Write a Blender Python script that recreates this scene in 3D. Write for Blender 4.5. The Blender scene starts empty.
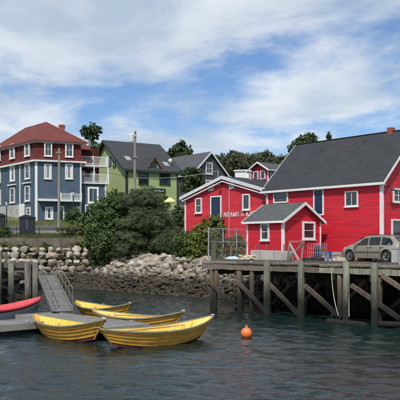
import bpy, bmesh, math, random
import numpy as np
from mathutils import Vector, Matrix
R = math.radians
random.seed(7)
scene = bpy.context.scene
COL = scene.collection

# ------------------------------------------------------------------ camera, sky, sun, exposure
EYE = 3.4            # metres above the water
FPX, HOR = 700.0, 246.0   # focal length and horizon row, in photo pixels (400 px wide)
DECK = 2.54          # height of the wharf deck and the quay
cam_d = bpy.data.cameras.new('camera'); cam = bpy.data.objects.new('camera', cam_d)
COL.objects.link(cam); scene.camera = cam
cam.location = (0, 0, EYE); cam.rotation_euler = (R(90), 0, 0)
cam_d.sensor_width = 36; cam_d.lens = 36 * FPX / 400
cam_d.shift_y = (HOR - 200) / 400
cam_d.clip_start = .1; cam_d.clip_end = 6000

SUN_DIR = Vector((-.15, -.62, .76)).normalized()      # towards the sun
SUN_EL = math.asin(SUN_DIR.z); SUN_AZ = math.atan2(SUN_DIR.x, SUN_DIR.y)
sd = bpy.data.lights.new('sun', 'SUN'); sun = bpy.data.objects.new('sun', sd); COL.objects.link(sun)
sd.energy = 3.0; sd.angle = R(.6); sd.color = (1, .95, .87)
sun.rotation_euler = SUN_DIR.to_track_quat('Z', 'Y').to_euler(); sun.location = (-30, -20, 60)

world = bpy.data.worlds.new('World'); scene.world = world; world.use_nodes = True
def build_sky():
    nt = world.node_tree; N = nt.nodes; L = nt.links; N.clear()
    out = N.new('ShaderNodeOutputWorld'); bg = N.new('ShaderNodeBackground'); L.new(bg.outputs[0], out.inputs[0])
    bg.inputs['Strength'].default_value = .1
    sky = N.new('ShaderNodeTexSky'); sky.sky_type = 'NISHITA'; sky.sun_disc = False
    sky.sun_elevation = SUN_EL; sky.sun_rotation = SUN_AZ; sky.air_density = 1.0; sky.dust_density = .6; sky.ozone_density = 2.0
    tc = N.new('ShaderNodeTexCoord'); sep = N.new('ShaderNodeSeparateXYZ'); L.new(tc.outputs['Generated'], sep.inputs[0])
    def mth(op, a, b=None, c=None):
        n = N.new('ShaderNodeMath'); n.operation = op
        for i, s in enumerate((a, b, c)):
            if s is None: continue
            if isinstance(s, (int, float)): n.inputs[i].default_value = s
            else: L.new(s, n.inputs[i])
        return n.outputs[0]
    zz = mth('ADD', mth('MAXIMUM', sep.outputs[2], 0.0), .16)
    comb = N.new('ShaderNodeCombineXYZ')
    L.new(mth('DIVIDE', sep.outputs[0], zz), comb.inputs[0]); L.new(mth('DIVIDE', sep.outputs[1], zz), comb.inputs[1])
    def noise(scale, detail, rough, off, dist=0.0, stretch=(1, 1, 1), rot=0):
        mp = N.new('ShaderNodeMapping'); L.new(comb.outputs[0], mp.inputs[0])
        mp.inputs['Location'].default_value = off; mp.inputs['Scale'].default_value = stretch; mp.inputs['Rotation'].default_value = (0, 0, rot)
        n = N.new('ShaderNodeTexNoise'); L.new(mp.outputs[0], n.inputs['Vector'])
        n.inputs['Scale'].default_value = scale; n.inputs['Detail'].default_value = detail
        n.inputs['Roughness'].default_value = rough; n.inputs['Distortion'].default_value = dist
        return n.outputs['Fac']
    big = noise(CL['s'], 10, .60, CL['off'], .35, (1, 1.0, 1), R(25))
    fine = noise(3.2, 8, .62, (2.2, 7.1, 0), .6, (1, .5, 1), R(-30))
    dens = mth('ADD', mth('MULTIPLY', big, .8), mth('MULTIPLY', fine, .2))
    ramp = N.new('ShaderNodeValToRGB'); L.new(dens, ramp.inputs[0])
    e = ramp.color_ramp.elements; e[0].position = CL['lo']; e[0].color = (0, 0, 0, 1); e[1].position = CL['hi']; e[1].color = (1, 1, 1, 1)
    ramp.color_ramp.interpolation = 'EASE'
    shade = noise(1.7, 6, .55, (5.3, -2.2, 0), .3, (1, 1, 1), R(15))
    ramp2 = N.new('ShaderNodeValToRGB'); L.new(shade, ramp2.inputs[0])
    e = ramp2.color_ramp.elements; e[0].position = .38; e[0].color = (3.9, 4.7, 5.6, 1); e[1].position = .60; e[1].color = (6.4, 6.8, 7.2, 1)
    mix = N.new('ShaderNodeMix'); mix.data_type = 'RGBA'
    L.new(mth('MULTIPLY', ramp.outputs[0], .9), mix.inputs['Factor'])
    tint = N.new('ShaderNodeMix'); tint.data_type = 'RGBA'; tint.blend_type = 'MULTIPLY'; tint.inputs['Factor'].default_value = 1
    L.new(sky.outputs[0], tint.inputs['A']); tint.inputs['B'].default_value = CL['tint']
    L.new(tint.outputs['Result'], mix.inputs['A']); L.new(ramp2.outputs[0], mix.inputs['B'])
    L.new(mix.outputs['Result'], bg.inputs['Color'])
CL = dict(s=1.3, off=(-4.1, 9.5, 0), lo=.385, hi=.565, tint=(.66, .80, .98, 1))
build_sky()
scene.view_settings.view_transform = 'Standard'; scene.view_settings.look = 'None'
scene.view_settings.exposure = 0.36; scene.view_settings.gamma = 1
scene.render.engine = 'CYCLES'
scene.cycles.max_bounces = 6; scene.cycles.transparent_max_bounces = 8

# ------------------------------------------------------------------ materials
def mat(name, c, rough=.75, var=.18, scale=3.0, bump=0.0, bscale=None, metal=0.0, rv=.0, c2=None, stretch=(1, 1, 1), spec=.5, coat=0.0):
    m = bpy.data.materials.new(name); m.use_nodes = True
    nt = m.node_tree; N = nt.nodes; L = nt.links; b = N['Principled BSDF']
    b.inputs['Roughness'].default_value = rough; b.inputs['Metallic'].default_value = metal
    b.inputs['Specular IOR Level'].default_value = spec; b.inputs['Coat Weight'].default_value = coat
    tc = N.new('ShaderNodeTexCoord'); mp = N.new('ShaderNodeMapping'); L.new(tc.outputs['Object'], mp.inputs[0])
    mp.inputs['Scale'].default_value = stretch
    oi = N.new('ShaderNodeObjectInfo')
    vm = N.new('ShaderNodeVectorMath'); vm.operation = 'ADD'; L.new(mp.outputs[0], vm.inputs[0])
    sc = N.new('ShaderNodeVectorMath'); sc.operation = 'SCALE'; sc.inputs[0].default_value = (37, 53, 71); L.new(oi.outputs['Random'], sc.inputs['Scale'])
    L.new(sc.outputs[0], vm.inputs[1])
    n = N.new('ShaderNodeTexNoise'); L.new(vm.outputs[0], n.inputs['Vector'])
    n.inputs['Scale'].default_value = scale; n.inputs['Detail'].default_value = 6; n.inputs['Roughness'].default_value = .6
    r = N.new('ShaderNodeValToRGB'); L.new(n.outputs['Fac'], r.inputs[0])
    e = r.color_ramp.elements; e[0].position = .3; e[1].position = .7
    lo = c2 if c2 else tuple(x * (1 - var) for x in c)
    hi = c if c2 else tuple(min(1, x * (1 + var)) for x in c)
    e[0].color = (*lo, 1); e[1].color = (*hi, 1)
    col = r.outputs[0]
    if rv:
        hs = N.new('ShaderNodeHueSaturation'); L.new(col, hs.inputs['Color'])
        mr = N.new('ShaderNodeMapRange'); L.new(oi.outputs['Random'], mr.inputs[0]); mr.inputs[3].default_value = 1 - rv; mr.inputs[4].default_value = 1 + rv
        L.new(mr.outputs[0], hs.inputs['Value']); col = hs.outputs[0]
    L.new(col, b.inputs['Base Color'])
    if bump:
        n2 = N.new('ShaderNodeTexNoise'); L.new(vm.outputs[0], n2.inputs['Vector']); n2.inputs['Scale'].default_value = bscale or scale * 6; n2.inputs['Detail'].default_value = 4
        bp = N.new('ShaderNodeBump'); bp.inputs['Strength'].default_value = bump; bp.inputs['Distance'].default_value = .02
        L.new(n2.outputs['Fac'], bp.inputs['Height']); L.new(bp.outputs[0], b.inputs['Normal'])
    return m
def leaf_mat(name, cols, rough=.55):
    m = bpy.data.materials.new(name); m.use_nodes = True
    nt = m.node_tree; N = nt.nodes; L = nt.links; b = N['Principled BSDF']
    g = N.new('ShaderNodeNewGeometry'); r = N.new('ShaderNodeValToRGB'); L.new(g.outputs['Random Per Island'], r.inputs[0])
    els = r.color_ramp.elements
    while len(els) < len(cols): els.new(.5)
    for i, c in enumerate(cols): els[i].position = i / (len(cols) - 1); els[i].color = (*c, 1)
    tc = N.new('ShaderNodeTexCoord'); n = N.new('ShaderNodeTexNoise'); L.new(tc.outputs['Object'], n.inputs['Vector']); n.inputs['Scale'].default_value = .9; n.inputs['Detail'].default_value = 3
    hs = N.new('ShaderNodeHueSaturation'); L.new(r.outputs[0], hs.inputs['Color'])
    mr = N.new('ShaderNodeMapRange'); L.new(n.outputs['Fac'], mr.inputs[0]); mr.inputs[1].default_value = .3; mr.inputs[2].default_value = .7; mr.inputs[3].default_value = .75; mr.inputs[4].default_value = 1.25
    L.new(mr.outputs[0], hs.inputs['Value']); L.new(hs.outputs[0], b.inputs['Base Color'])
    b.inputs['Roughness'].default_value = rough; b.inputs['Specular IOR Level'].default_value = .3
    tr = N.new('ShaderNodeBsdfTranslucent'); L.new(hs.outputs[0], tr.inputs['Color'])
    mx = N.new('ShaderNodeMixShader'); mx.inputs[0].default_value = .25
    L.new(b.outputs[0], mx.inputs[1]); L.new(tr.outputs[0], mx.inputs[2]); L.new(mx.outputs[0], N['Material Output'].inputs[0])
    return m
def shingle_mat(name, c, w=.32, h=.14, var=.10, rough=.9):
    """asphalt or cedar shingle courses as colour and fine relief; mesh UV holds metres on the slope"""
    m = bpy.data.materials.new(name); m.use_nodes = True
    nt = m.node_tree; N = nt.nodes; L = nt.links; b = N['Principled BSDF']; b.inputs['Roughness'].default_value = rough; b.inputs['Specular IOR Level'].default_value = .25
    uv = N.new('ShaderNodeUVMap'); bk = N.new('ShaderNodeTexBrick'); L.new(uv.outputs[0], bk.inputs['Vector'])
    bk.inputs['Scale'].default_value = 1; bk.inputs['Brick Width'].default_value = w; bk.inputs['Row Height'].default_value = h
    bk.inputs['Mortar Size'].default_value = .008; bk.inputs['Bias'].default_value = 0
    bk.inputs['Color1'].default_value = (*[x * (1 - var) for x in c], 1); bk.inputs['Color2'].default_value = (*[x * (1 + var) for x in c], 1)
    bk.inputs['Mortar'].default_value = (*[x * .45 for x in c], 1)
    n = N.new('ShaderNodeTexNoise'); L.new(uv.outputs[0], n.inputs['Vector']); n.inputs['Scale'].default_value = .9; n.inputs['Detail'].default_value = 7; n.inputs['Roughness'].default_value = .65
    hs = N.new('ShaderNodeHueSaturation'); L.new(bk.outputs['Color'], hs.inputs['Color'])
    mr = N.new('ShaderNodeMapRange'); L.new(n.outputs['Fac'], mr.inputs[0]); mr.inputs[1].default_value = .3; mr.inputs[2].default_value = .7; mr.inputs[3].default_value = .85; mr.inputs[4].default_value = 1.15
    L.new(mr.outputs[0], hs.inputs['Value']); L.new(hs.outputs[0], b.inputs['Base Color'])
    bp = N.new('ShaderNodeBump'); bp.inputs['Strength'].default_value = .5; bp.inputs['Distance'].default_value = .01; bp.invert = True
    L.new(bk.outputs['Fac'], bp.inputs['Height']); L.new(bp.outputs[0], b.inputs['Normal'])
    return m
def rock_mat():
    m = bpy.data.materials.new('shore_rock'); m.use_nodes = True
    nt = m.node_tree; N = nt.nodes; L = nt.links; b = N['Principled BSDF']; b.inputs['Roughness'].default_value = .85
    oi = N.new('ShaderNodeObjectInfo'); g = N.new('ShaderNodeNewGeometry')
    rnd = N.new('ShaderNodeMath'); rnd.operation = 'ADD'; L.new(oi.outputs['Random'], rnd.inputs[0]); L.new(g.outputs['Random Per Island'], rnd.inputs[1])
    fr = N.new('ShaderNodeMath'); fr.operation = 'FRACT'; L.new(rnd.outputs[0], fr.inputs[0])
    r = N.new('ShaderNodeValToRGB'); L.new(fr.outputs[0], r.inputs[0]); els = r.color_ramp.elements
    for i in range(3): els.new(.5)
    for i, (p, c) in enumerate([(0, (.20, .16, .115)), (.25, (.46, .415, .34)), (.5, (.36, .29, .205)), (.75, (.52, .48, .41)), (1, (.29, .265, .23))]): els[i].position = p; els[i].color = (*c, 1)
    n = N.new('ShaderNodeTexNoise'); L.new(g.outputs['Position'], n.inputs['Vector']); n.inputs['Scale'].default_value = 5; n.inputs['Detail'].default_value = 8; n.inputs['Roughness'].default_value = .7
    mr = N.new('ShaderNodeMapRange'); L.new(n.outputs['Fac'], mr.inputs[0]); mr.inputs[1].default_value = .3; mr.inputs[2].default_value = .7; mr.inputs[3].default_value = .62; mr.inputs[4].default_value = 1.15
    hs = N.new('ShaderNodeHueSaturation'); L.new(r.outputs[0], hs.inputs['Color']); L.new(mr.outputs[0], hs.inputs['Value'])
    # rockweed and wet stone below the high-tide mark
    sp = N.new('ShaderNodeSeparateXYZ'); L.new(g.outputs['Position'], sp.inputs[0])
    n3 = N.new('ShaderNodeTexNoise'); L.new(g.outputs['Position'], n3.inputs['Vector']); n3.inputs['Scale'].default_value = 1.6; n3.inputs['Detail'].default_value = 5
    ad = N.new('ShaderNodeMath'); ad.operation = 'MULTIPLY_ADD'; L.new(n3.outputs['Fac'], ad.inputs[0]); ad.inputs[1].default_value = -1.1; L.new(sp.outputs[2], ad.inputs[2])
    m2 = N.new('ShaderNodeMapRange'); L.new(ad.outputs[0], m2.inputs[0]); m2.inputs[1].default_value = .4; m2.inputs[2].default_value = 1.2
    weed = N.new('ShaderNodeValToRGB'); L.new(n.outputs['Fac'], weed.inputs[0]); we = weed.color_ramp.elements
    we[0].position = .35; we[0].color = (.014, .012, .008, 1); we[1].position = .72; we[1].color = (.085, .066, .04, 1)
    mix = N.new('ShaderNodeMix'); mix.data_type = 'RGBA'; L.new(m2.outputs[0], mix.inputs['Factor']); L.new(weed.outputs[0], mix.inputs['A']); L.new(hs.outputs[0], mix.inputs['B'])
    L.new(mix.outputs['Result'], b.inputs['Base Color'])
    bp = N.new('ShaderNodeBump'); bp.inputs['Strength'].default_value = .6; bp.inputs['Distance'].default_value = .05; L.new(n.outputs['Fac'], bp.inputs['Height']); L.new(bp.outputs[0], b.inputs['Normal'])
    return m
def pile_mat(name, top, low, zlo, zhi):
    """weathered timber with green algae and black wet foot by world height"""
    m = mat(name, top, .85, .5, 2.0, .7, 30, rv=.2, stretch=(7, 7, .7))
    nt = m.node_tree; N = nt.nodes; L = nt.links; b = N['Principled BSDF']
    src = b.inputs['Base Color'].links[0].from_socket
    g = N.new('ShaderNodeNewGeometry'); sp = N.new('ShaderNodeSeparateXYZ'); L.new(g.outputs['Position'], sp.inputs[0])
    n = N.new('ShaderNodeTexNoise'); L.new(g.outputs['Position'], n.inputs['Vector']); n.inputs['Scale'].default_value = 3; n.inputs['Detail'].default_value = 5
    ad = N.new('ShaderNodeMath'); ad.operation = 'MULTIPLY_ADD'; L.new(n.outputs['Fac'], ad.inputs[0]); ad.inputs[1].default_value = -.8; L.new(sp.outputs[2], ad.inputs[2])
    mr = N.new('ShaderNodeMapRange'); L.new(ad.outputs[0], mr.inputs[0]); mr.inputs[1].default_value = zlo; mr.inputs[2].default_value = zhi
    mix = N.new('ShaderNodeMix'); mix.data_type = 'RGBA'; L.new(mr.outputs[0], mix.inputs['Factor']); mix.inputs['A'].default_value = (*low, 1); L.new(src, mix.inputs['B'])
    L.new(mix.outputs['Result'], b.inputs['Base Color'])
    return m

MT = {}
MT['red'] = mat('red_clapboard_paint', (.54, .012, .028), .6, .22, .7, .2, 40, rv=.07, stretch=(1, 1, 1.6))
MT['red_faded'] = mat('faded_red_clapboard_paint', (.56, .026, .04), .7, .24, .7, .2, 40, rv=.09, stretch=(1, 1, 1.6))
MT['red_wall'] = mat('red_wall_paint', (.5, .012, .026), .65, .1, 1.5)
MT['white'] = mat('white_trim_paint', (.70, .70, .68), .6, .10, 3, rv=.06)
MT['grey_trim'] = mat('grey_trim_paint', (.60, .62, .63), .6, .08, 3)
MT['glass'] = mat('window_glass', (.022, .032, .045), .03, .6, 1.1, spec=1.0, rv=.4)
MT['wallbrown'] = mat('stained_brown_wall', (.125, .105, .08), .92, .45, 1.2, .5, 10)
MT['ink'] = mat('dark_navy_paint', (.008, .011, .022), .5, .2, 3)
MT['navy'] = mat('navy_door_paint', (.012, .03, .075), .35, .15, 3)
MT['concrete'] = mat('concrete', (.36, .35, .33), .9, .22, 1.5, .4, 14)
MT['roof_grey'] = shingle_mat('grey_asphalt_shingles', (.046, .050, .056))
MT['roof_shed'] = shingle_mat('shed_asphalt_shingles', (.095, .10, .10))
MT['roof_dark'] = shingle_mat('charcoal_asphalt_shingles', (.055, .058, .064))
MT['roof_mid'] = shingle_mat('slate_asphalt_shingles', (.09, .095, .105))
MT['roof_red'] = shingle_mat('red_asphalt_shingles', (.165, .05, .042))
MT['shingle_red'] = shingle_mat('red_wall_shingles', (.14, .034, .032), .16, .14)
MT['blue'] = mat('blue_clapboard_paint', (.058, .092, .13), .65, .14, 1.0)
MT['green'] = mat('green_clapboard_paint', (.33, .40, .17), .65, .1, 1.0)
MT['dkgreen'] = mat('dark_green_trim', (.015, .028, .026), .6, .15, 3)
MT['brown'] = mat('brown_trim', (.13, .055, .03), .7, .15, 3)
MT['slate_wall'] = mat('charcoal_wall', (.06, .065, .078), .7, .12, 2)
MT['brick'] = mat('red_brick', (.30, .075, .05), .85, .25, 8, .3)
MT['timber'] = mat('weathered_timber', (.145, .122, .096), .88, .35, 2.5, .5, 30, rv=.3, stretch=(4, 4, 4))
MT['deckplank'] = mat('deck_planks', (.22, .195, .165), .88, .3, 2.5, .5, 26, rv=.25)
MT['oldlog'] = pile_mat('old_brown_timber', (.17, .125, .085), (.010, .0095, .007), .2, 1.6)
MT['greenpile'] = pile_mat('algae_green_timber', (.25, .258, .19), (.012, .016, .008), .3, 1.75)
MT['greypile'] = pile_mat('grey_timber', (.25, .225, .195), (.03, .03, .022), .0, .9)
MT['floatdeck'] = mat('float_deck_planks', (.19, .19, .185), .85, .2, 3, .3, 24, rv=.14)
MT['floatside'] = mat('float_side_timber', (.25, .24, .22), .85, .25, 3, .3)
MT['foam'] = mat('black_flotation', (.01, .01, .012), .6, .2, 3)
MT['alu'] = mat('aluminium', (.21, .20, .18), .5, .2, 6, metal=.3)
MT['wheel_alloy'] = mat('wheel_alloy', (.5, .5, .5), .35, .1, 6, metal=.7)
MT['galv'] = mat('galvanised_steel', (.42, .44, .45), .5, .12, 8, metal=.5)
MT['black'] = mat('black_metal', (.012, .012, .014), .5, .2, 4)
MT['rubber'] = mat('black_rubber', (.014, .014, .015), .75, .25, 8, .2)
MT['dory_out'] = mat('ochre_dory_paint', (.68, .35, .055), .5, .3, 2.5, .25, 20, rv=.12, stretch=(.5, 2, 2))
MT['dory_in'] = mat('buff_dory_paint', (.74, .48, .075), .55, .1, 3, .1, 20)
MT['dory_rail'] = mat('grey_green_rail_paint', (.25, .25, .17), .55, .2, 6)
MT['dory_bottom'] = mat('red_bottom_paint', (.17, .045, .03), .6, .2, 4)
MT['wood'] = mat('varnished_wood', (.36, .22, .09), .5, .2, 4)
MT['boat_red'] = mat('faded_red_rubber', (.62, .075, .085), .5, .1, 3)
MT['boat_grey'] = mat('grey_hull_paint', (.36, .375, .37), .5, .15, 3)
MT['orange'] = mat('orange_buoy', (.85, .19, .05), .3, .12, 4)
MT['rope'] = mat('pale_rope', (.42, .38, .28), .9, .2, 20)
MT['rock'] = rock_mat()
MT['bark'] = mat('bark', (.10, .08, .06), .9, .3, 6, .6, 30)
MT['pole'] = mat('pole_wood', (.26, .225, .19), .9, .2, 3, .4, 30, stretch=(5, 5, .5))
MT['ground'] = mat('shore_soil', (.14, .12, .085), .95, .3, .8, .4, 6, c2=(.075, .075, .04))
MT['grass'] = mat('rough_grass', (.12, .145, .045), .95, .3, 1.2, .5, 20, c2=(.065, .085, .025))
MT['asphalt'] = mat('asphalt', (.075, .075, .075), .9, .2, 2, .3, 40)
MT['gravel'] = mat('quay_gravel', (.26, .25, .23), .95, .25, 2, .5, 20)
MT['umbrella'] = mat('cream_canvas', (.78, .66, .30), .8, .06, 4)
MT['carpaint'] = mat('champagne_car_paint', (.36, .315, .245), .32, .05, 2, metal=.45, coat=.6)
MT['carglass'] = mat('car_glass', (.015, .018, .02), .05, .3, 2)
MT['plastic'] = mat('grey_plastic', (.05, .05, .052), .6, .2, 6)
MT['lens'] = mat('lamp_lens', (.6, .6, .6), .15, .1, 8)
MT['lens_red'] = mat('red_lamp_lens', (.4, .01, .01), .2, .1, 8)
MT['tarp'] = mat('pale_blue_tarp', (.45, .58, .60), .6, .15, 6, .3)
MT['trapwire'] = mat('pale_rope_coils', (.60, .54, .36), .85, .25, 6, .5)
MT['bin'] = mat('dirty_grey_plastic', (.38, .39, .38), .6, .2, 4)
MT['cabinet'] = mat('green_grey_paint', (.20, .25, .21), .6, .15, 3)
LF = {}
LF['dark'] = leaf_mat('deep_green_leaves', [(0.030, 0.061, 0.016), (0.054, 0.101, 0.027), (0.088, 0.142, 0.041), (0.121, 0.176, 0.047)])
LF['olive'] = leaf_mat('olive_needles', [(.055, .075, .036), (.08, .108, .05), (.105, .135, .062), (.13, .155, .078)])
LF['bright'] = leaf_mat('bright_shrub_leaves', [(0.054, 0.101, 0.019), (0.108, 0.176, 0.034), (0.162, 0.223, 0.047), (0.189, 0.223, 0.054), (0.257, 0.176, 0.041)])
LF['tree'] = leaf_mat('tree_leaves', [(0.030, 0.057, 0.019), (0.054, 0.092, 0.027), (0.081, 0.124, 0.041)])
LF['brown'] = leaf_mat('mixed_tree_leaves', [(.05, .07, .03), (.08, .10, .045), (.105, .12, .058), (.135, .12, .068)])
LF['grassy'] = leaf_mat('grass_blades', [(0.070, 0.090, 0.030), (0.120, 0.140, 0.045), (0.190, 0.180, 0.075)])

# ------------------------------------------------------------------ mesh helpers
class MB:
    def __init__(s): s.v = []; s.f = []; s.uv = None
    def add(s, vs, fs):
        n = len(s.v); s.v += [tuple(p) for p in vs]; s.f += [tuple(i + n for i in f) for f in fs]; return s
    def hexa(s, p):   # 8 corners: bottom ring then top ring
        return s.add(p, [(3, 2, 1, 0), (4, 5, 6, 7), (0, 1, 5, 4), (1, 2, 6, 5), (2, 3, 7, 6), (3, 0, 4, 7)])
    def box(s, x0, x1, y0, y1, z0, z1, T=None):
        p = [(x0, y0, z0), (x1, y0, z0), (x1, y1, z0), (x0, y1, z0), (x0, y0, z1), (x1, y0, z1), (x1, y1, z1), (x0, y1, z1)]
        return s.hexa([T(*q) for q in p] if T else p)
    def prism(s, poly, depth):    # poly: list of 3D points, depth: 3D vector
        n = len(poly); d = Vector(depth); q = [Vector(p) + d for p in poly]
        return s.add(list(poly) + q, [tuple(range(n))[::-1], tuple(range(n, 2 * n))] + [(i, (i + 1) % n, n + (i + 1) % n, n + i) for i in range(n)])
    def tube(s, p, q, r0, r1=None, n=8, caps=True):
        r1 = r0 if r1 is None else r1; p = Vector(p); q = Vector(q); d = (q - p).normalized()
        a = d.orthogonal().normalized(); b = d.cross(a); vs = []
        for c, r in ((p, r0), (q, r1)):
            for i in range(n):
                t = 2 * math.pi * i / n; vs.append(c + (a * math.cos(t) + b * math.sin(t)) * r)
        fs = [(i, (i + 1) % n, n + (i + 1) % n, n + i) for i in range(n)]
        if caps: fs += [tuple(range(n))[::-1], tuple(range(n, 2 * n))]
        return s.add(vs, fs)
    def path(s, pts, r, n=6):
        for a, b in zip(pts[:-1], pts[1:]): s.tube(a, b, r, r, n)
        return s
    def beam(s, p, q, w, h):      # square timber from p to q, w across (horizontal), h up
        p = Vector(p); q = Vector(q); d = (q - p).normalized()
        a = d.cross(Vector((0, 0, 1)))
        a = Vector((1, 0, 0)) if a.length < 1e-3 else a.normalized()
        b = a.cross(d); pts = []
        for c in (p, q):
            for sa, sb in ((-1, -1), (1, -1), (1, 1), (-1, 1)): pts.append(c + a * w / 2 * sa + b * h / 2 * sb)
        return s.hexa(pts)
    def lathe(s, prof, n=16, T=None):   # prof: (r,z)
        vs = []; 
        for r, z in prof:
            for i in range(n):
                t = 2 * math.pi * i / n; p = (r * math.cos(t), r * math.sin(t), z); vs.append(T(*p) if T else p)
        fs = []
        for k in range(len(prof) - 1):
            for i in range(n): fs.append((k * n + i, k * n + (i + 1) % n, (k + 1) * n + (i + 1) % n, (k + 1) * n + i))
        fs += [tuple(range(n))[::-1], tuple(range((len(prof) - 1) * n, len(prof) * n))]
        return s.add(vs, fs)
def root_loc(o):
    p = Vector((0, 0, 0))
    while o is not None: p += o.location; o = o.parent
    return p
def link_mesh(name, me, m, parent=None, loc=(0, 0, 0)):
    o = bpy.data.objects.new(name, me); COL.objects.link(o); o.location = loc
    if m is not None and not me.materials: me.materials.append(m)
    if parent is not None: o.parent = parent
    return o
def mk(name, mb, m, parent=None, loc=None, smooth=False, local=False, normals=True):
    """one mesh object; vertices are given in world metres unless local=True"""
    off = Vector((0, 0, 0))
    if not local: off = root_loc(parent) if parent is not None else Vector(loc or (0, 0, 0))
    me = bpy.data.meshes.new(name)
    me.from_pydata([(x - off.x, y - off.y, z - off.z) for x, y, z in mb.v], [], mb.f)
    if mb.uv:
        ul = me.uv_layers.new(name='UVMap'); k = 0
        for pl in me.polygons:
            for li, vi in zip(pl.loop_indices, pl.vertices): ul.data[li].uv = mb.uv[vi]
    if normals:
        bm = bmesh.new(); bm.from_mesh(me); bmesh.ops.recalc_face_normals(bm, faces=bm.faces); bm.to_mesh(me); bm.free()
    if smooth: me.polygons.foreach_set('use_smooth', [True] * len(me.polygons))
    o = link_mesh(name, me, m, parent, (0, 0, 0) if parent is not None else tuple(off if not local else Vector(loc or (0, 0, 0))))
    return o
def tag(o, label=None, cat=None, group=None, kind=None):
    if label: o['label'] = label
    if cat: o['category'] = cat
    if group: o['group'] = group
    if kind: o['kind'] = kind
    return o
def thing(name, loc, label, cat, group=None, rz=0):
    o = bpy.data.objects.new(name, None); COL.objects.link(o); o.location = loc; o.rotation_euler = (0, 0, rz)
    o.empty_display_size = .3
    return tag(o, label, cat, group)
def copy_tree(o, parent=None):
    c = o.copy(); COL.objects.link(c); c.parent = parent
    for ch in list(o.children): copy_tree(ch, c)
    return c
class Fr:
    """a right-handed frame standing on the ground: x along the front, y back, z up"""
    def __init__(s, o, ang): s.o = Vector(o); s.a = ang; s.d = Vector((math.cos(ang), math.sin(ang), 0)); s.n = Vector((-math.sin(ang), math.cos(ang), 0))
    def __call__(s, x, y, z=0): return s.o + s.d * x + s.n * y + Vector((0, 0, z))
    def sub(s, x, y, z=0, da=0): return Fr(s(x, y, z), s.a + da)
    def box(s, mb, x0, x1, y0, y1, z0, z1): return mb.box(x0, x1, y0, y1, z0, z1, s)
    def px(s, px, py):
        """where the photo's line of sight through pixel (px,py) meets this frame's front plane -> (x, z)"""
        q = (px - 200) / FPX; x = (q * s.o.y - s.o.x) / (s.d.x - q * s.d.y)
        D = s.o.y + x * s.d.y
        return x, EYE + (HOR - py) / FPX * D - s.o.z
def px_at(px, py, D): return Vector(((px - 200) / FPX * D, D, EYE + (HOR - py) / FPX * D))
def slope(name, corners, t, m, parent):
    """roof slope: 4 (or 3) corners of the upper face (eave-left, eave-right, ridge-right, ridge-left), thickness t downwards"""
    c = [Vector(p) for p in corners]; nrm = (c[1] - c[0]).cross(c[-1] - c[0]).normalized()
    if nrm.z < 0: nrm = -nrm
    ex = (c[1] - c[0]).normalized(); ey = nrm.cross(ex)
    lo = [p - Vector((0, 0, t)) for p in c]
    mb = MB(); n = len(c)
    mb.add(c + lo, [tuple(range(n)), tuple(range(n, 2 * n))[::-1]] + [(i, n + i, n + (i + 1) % n, (i + 1) % n) for i in range(n)])
    mb.uv = [((p - c[0]).dot(ex), (p - c[0]).dot(ey)) for p in c + lo]
    return mk(name, mb, m, parent)
def gable_roof(fr, x0, x1, yc, half, ze, zr, ov, og, t, m, trim, parent, rake_h=.2, fascia_h=.16, trims=('f', 'b', 'l', 'r'), half2=None):
    """ridge along the frame's x; ze = underside height at the wall line, zr = underside height at ridge"""
    mm = (zr - ze) / half; out = []
    for s in (-1, 1):
        hf = half if s < 0 else (half2 or half)
        ye = yc + s * (hf + ov); zz = zr - mm * (hf + ov)
        cs = [fr(x0 - og, ye, zz + t), fr(x1 + og, ye, zz + t), fr(x1 + og, yc, zr + t), fr(x0 - og, yc, zr + t)]
        out.append(slope('roof_slope', cs, t, m, parent))
        key = 'f' if s < 0 else 'b'
        if key in trims:
            mb = MB(); fr.box(mb, x0 - og + .001, x1 + og - .001, *sorted((ye + s * .003, ye + s * .05)), zz + t - fascia_h - .01, zz + t - .012)
            mk('fascia', mb, trim, parent)
        for gx, gk, sg in ((x0 - og, 'l', -1), (x1 + og, 'r', 1)):
            if gk not in trims: continue
            mb = MB(); xa, xb = gx + sg * .003, gx + sg * .045
            p = [fr(xa, ye, zz + t - rake_h), fr(xb, ye, zz + t - rake_h), fr(xb, yc, zr + t - rake_h), fr(xa, yc, zr + t - rake_h)]
            q = [fr(xa, ye, zz + t + .012), fr(xb, ye, zz + t + .012), fr(xb, yc, zr + t + .012), fr(xa, yc, zr + t + .012)]
            mb.hexa(p + q); mk('rake_board', mb, trim, parent)
    return out
def gable_body(fr, x0, x1, y0, y1, z0, ze, zr, m, parent, name='wall', yc=None):
    yc = (y0 + y1) / 2 if yc is None else yc; mb = MB()
    a = [fr(x0, y0, z0), fr(x0, y1, z0), fr(x0, y1, ze), fr(x0, yc, zr), fr(x0, y0, ze)]
    mb.prism(a, fr.d * (x1 - x0)); return mk(name, mb, m, parent)
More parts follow.
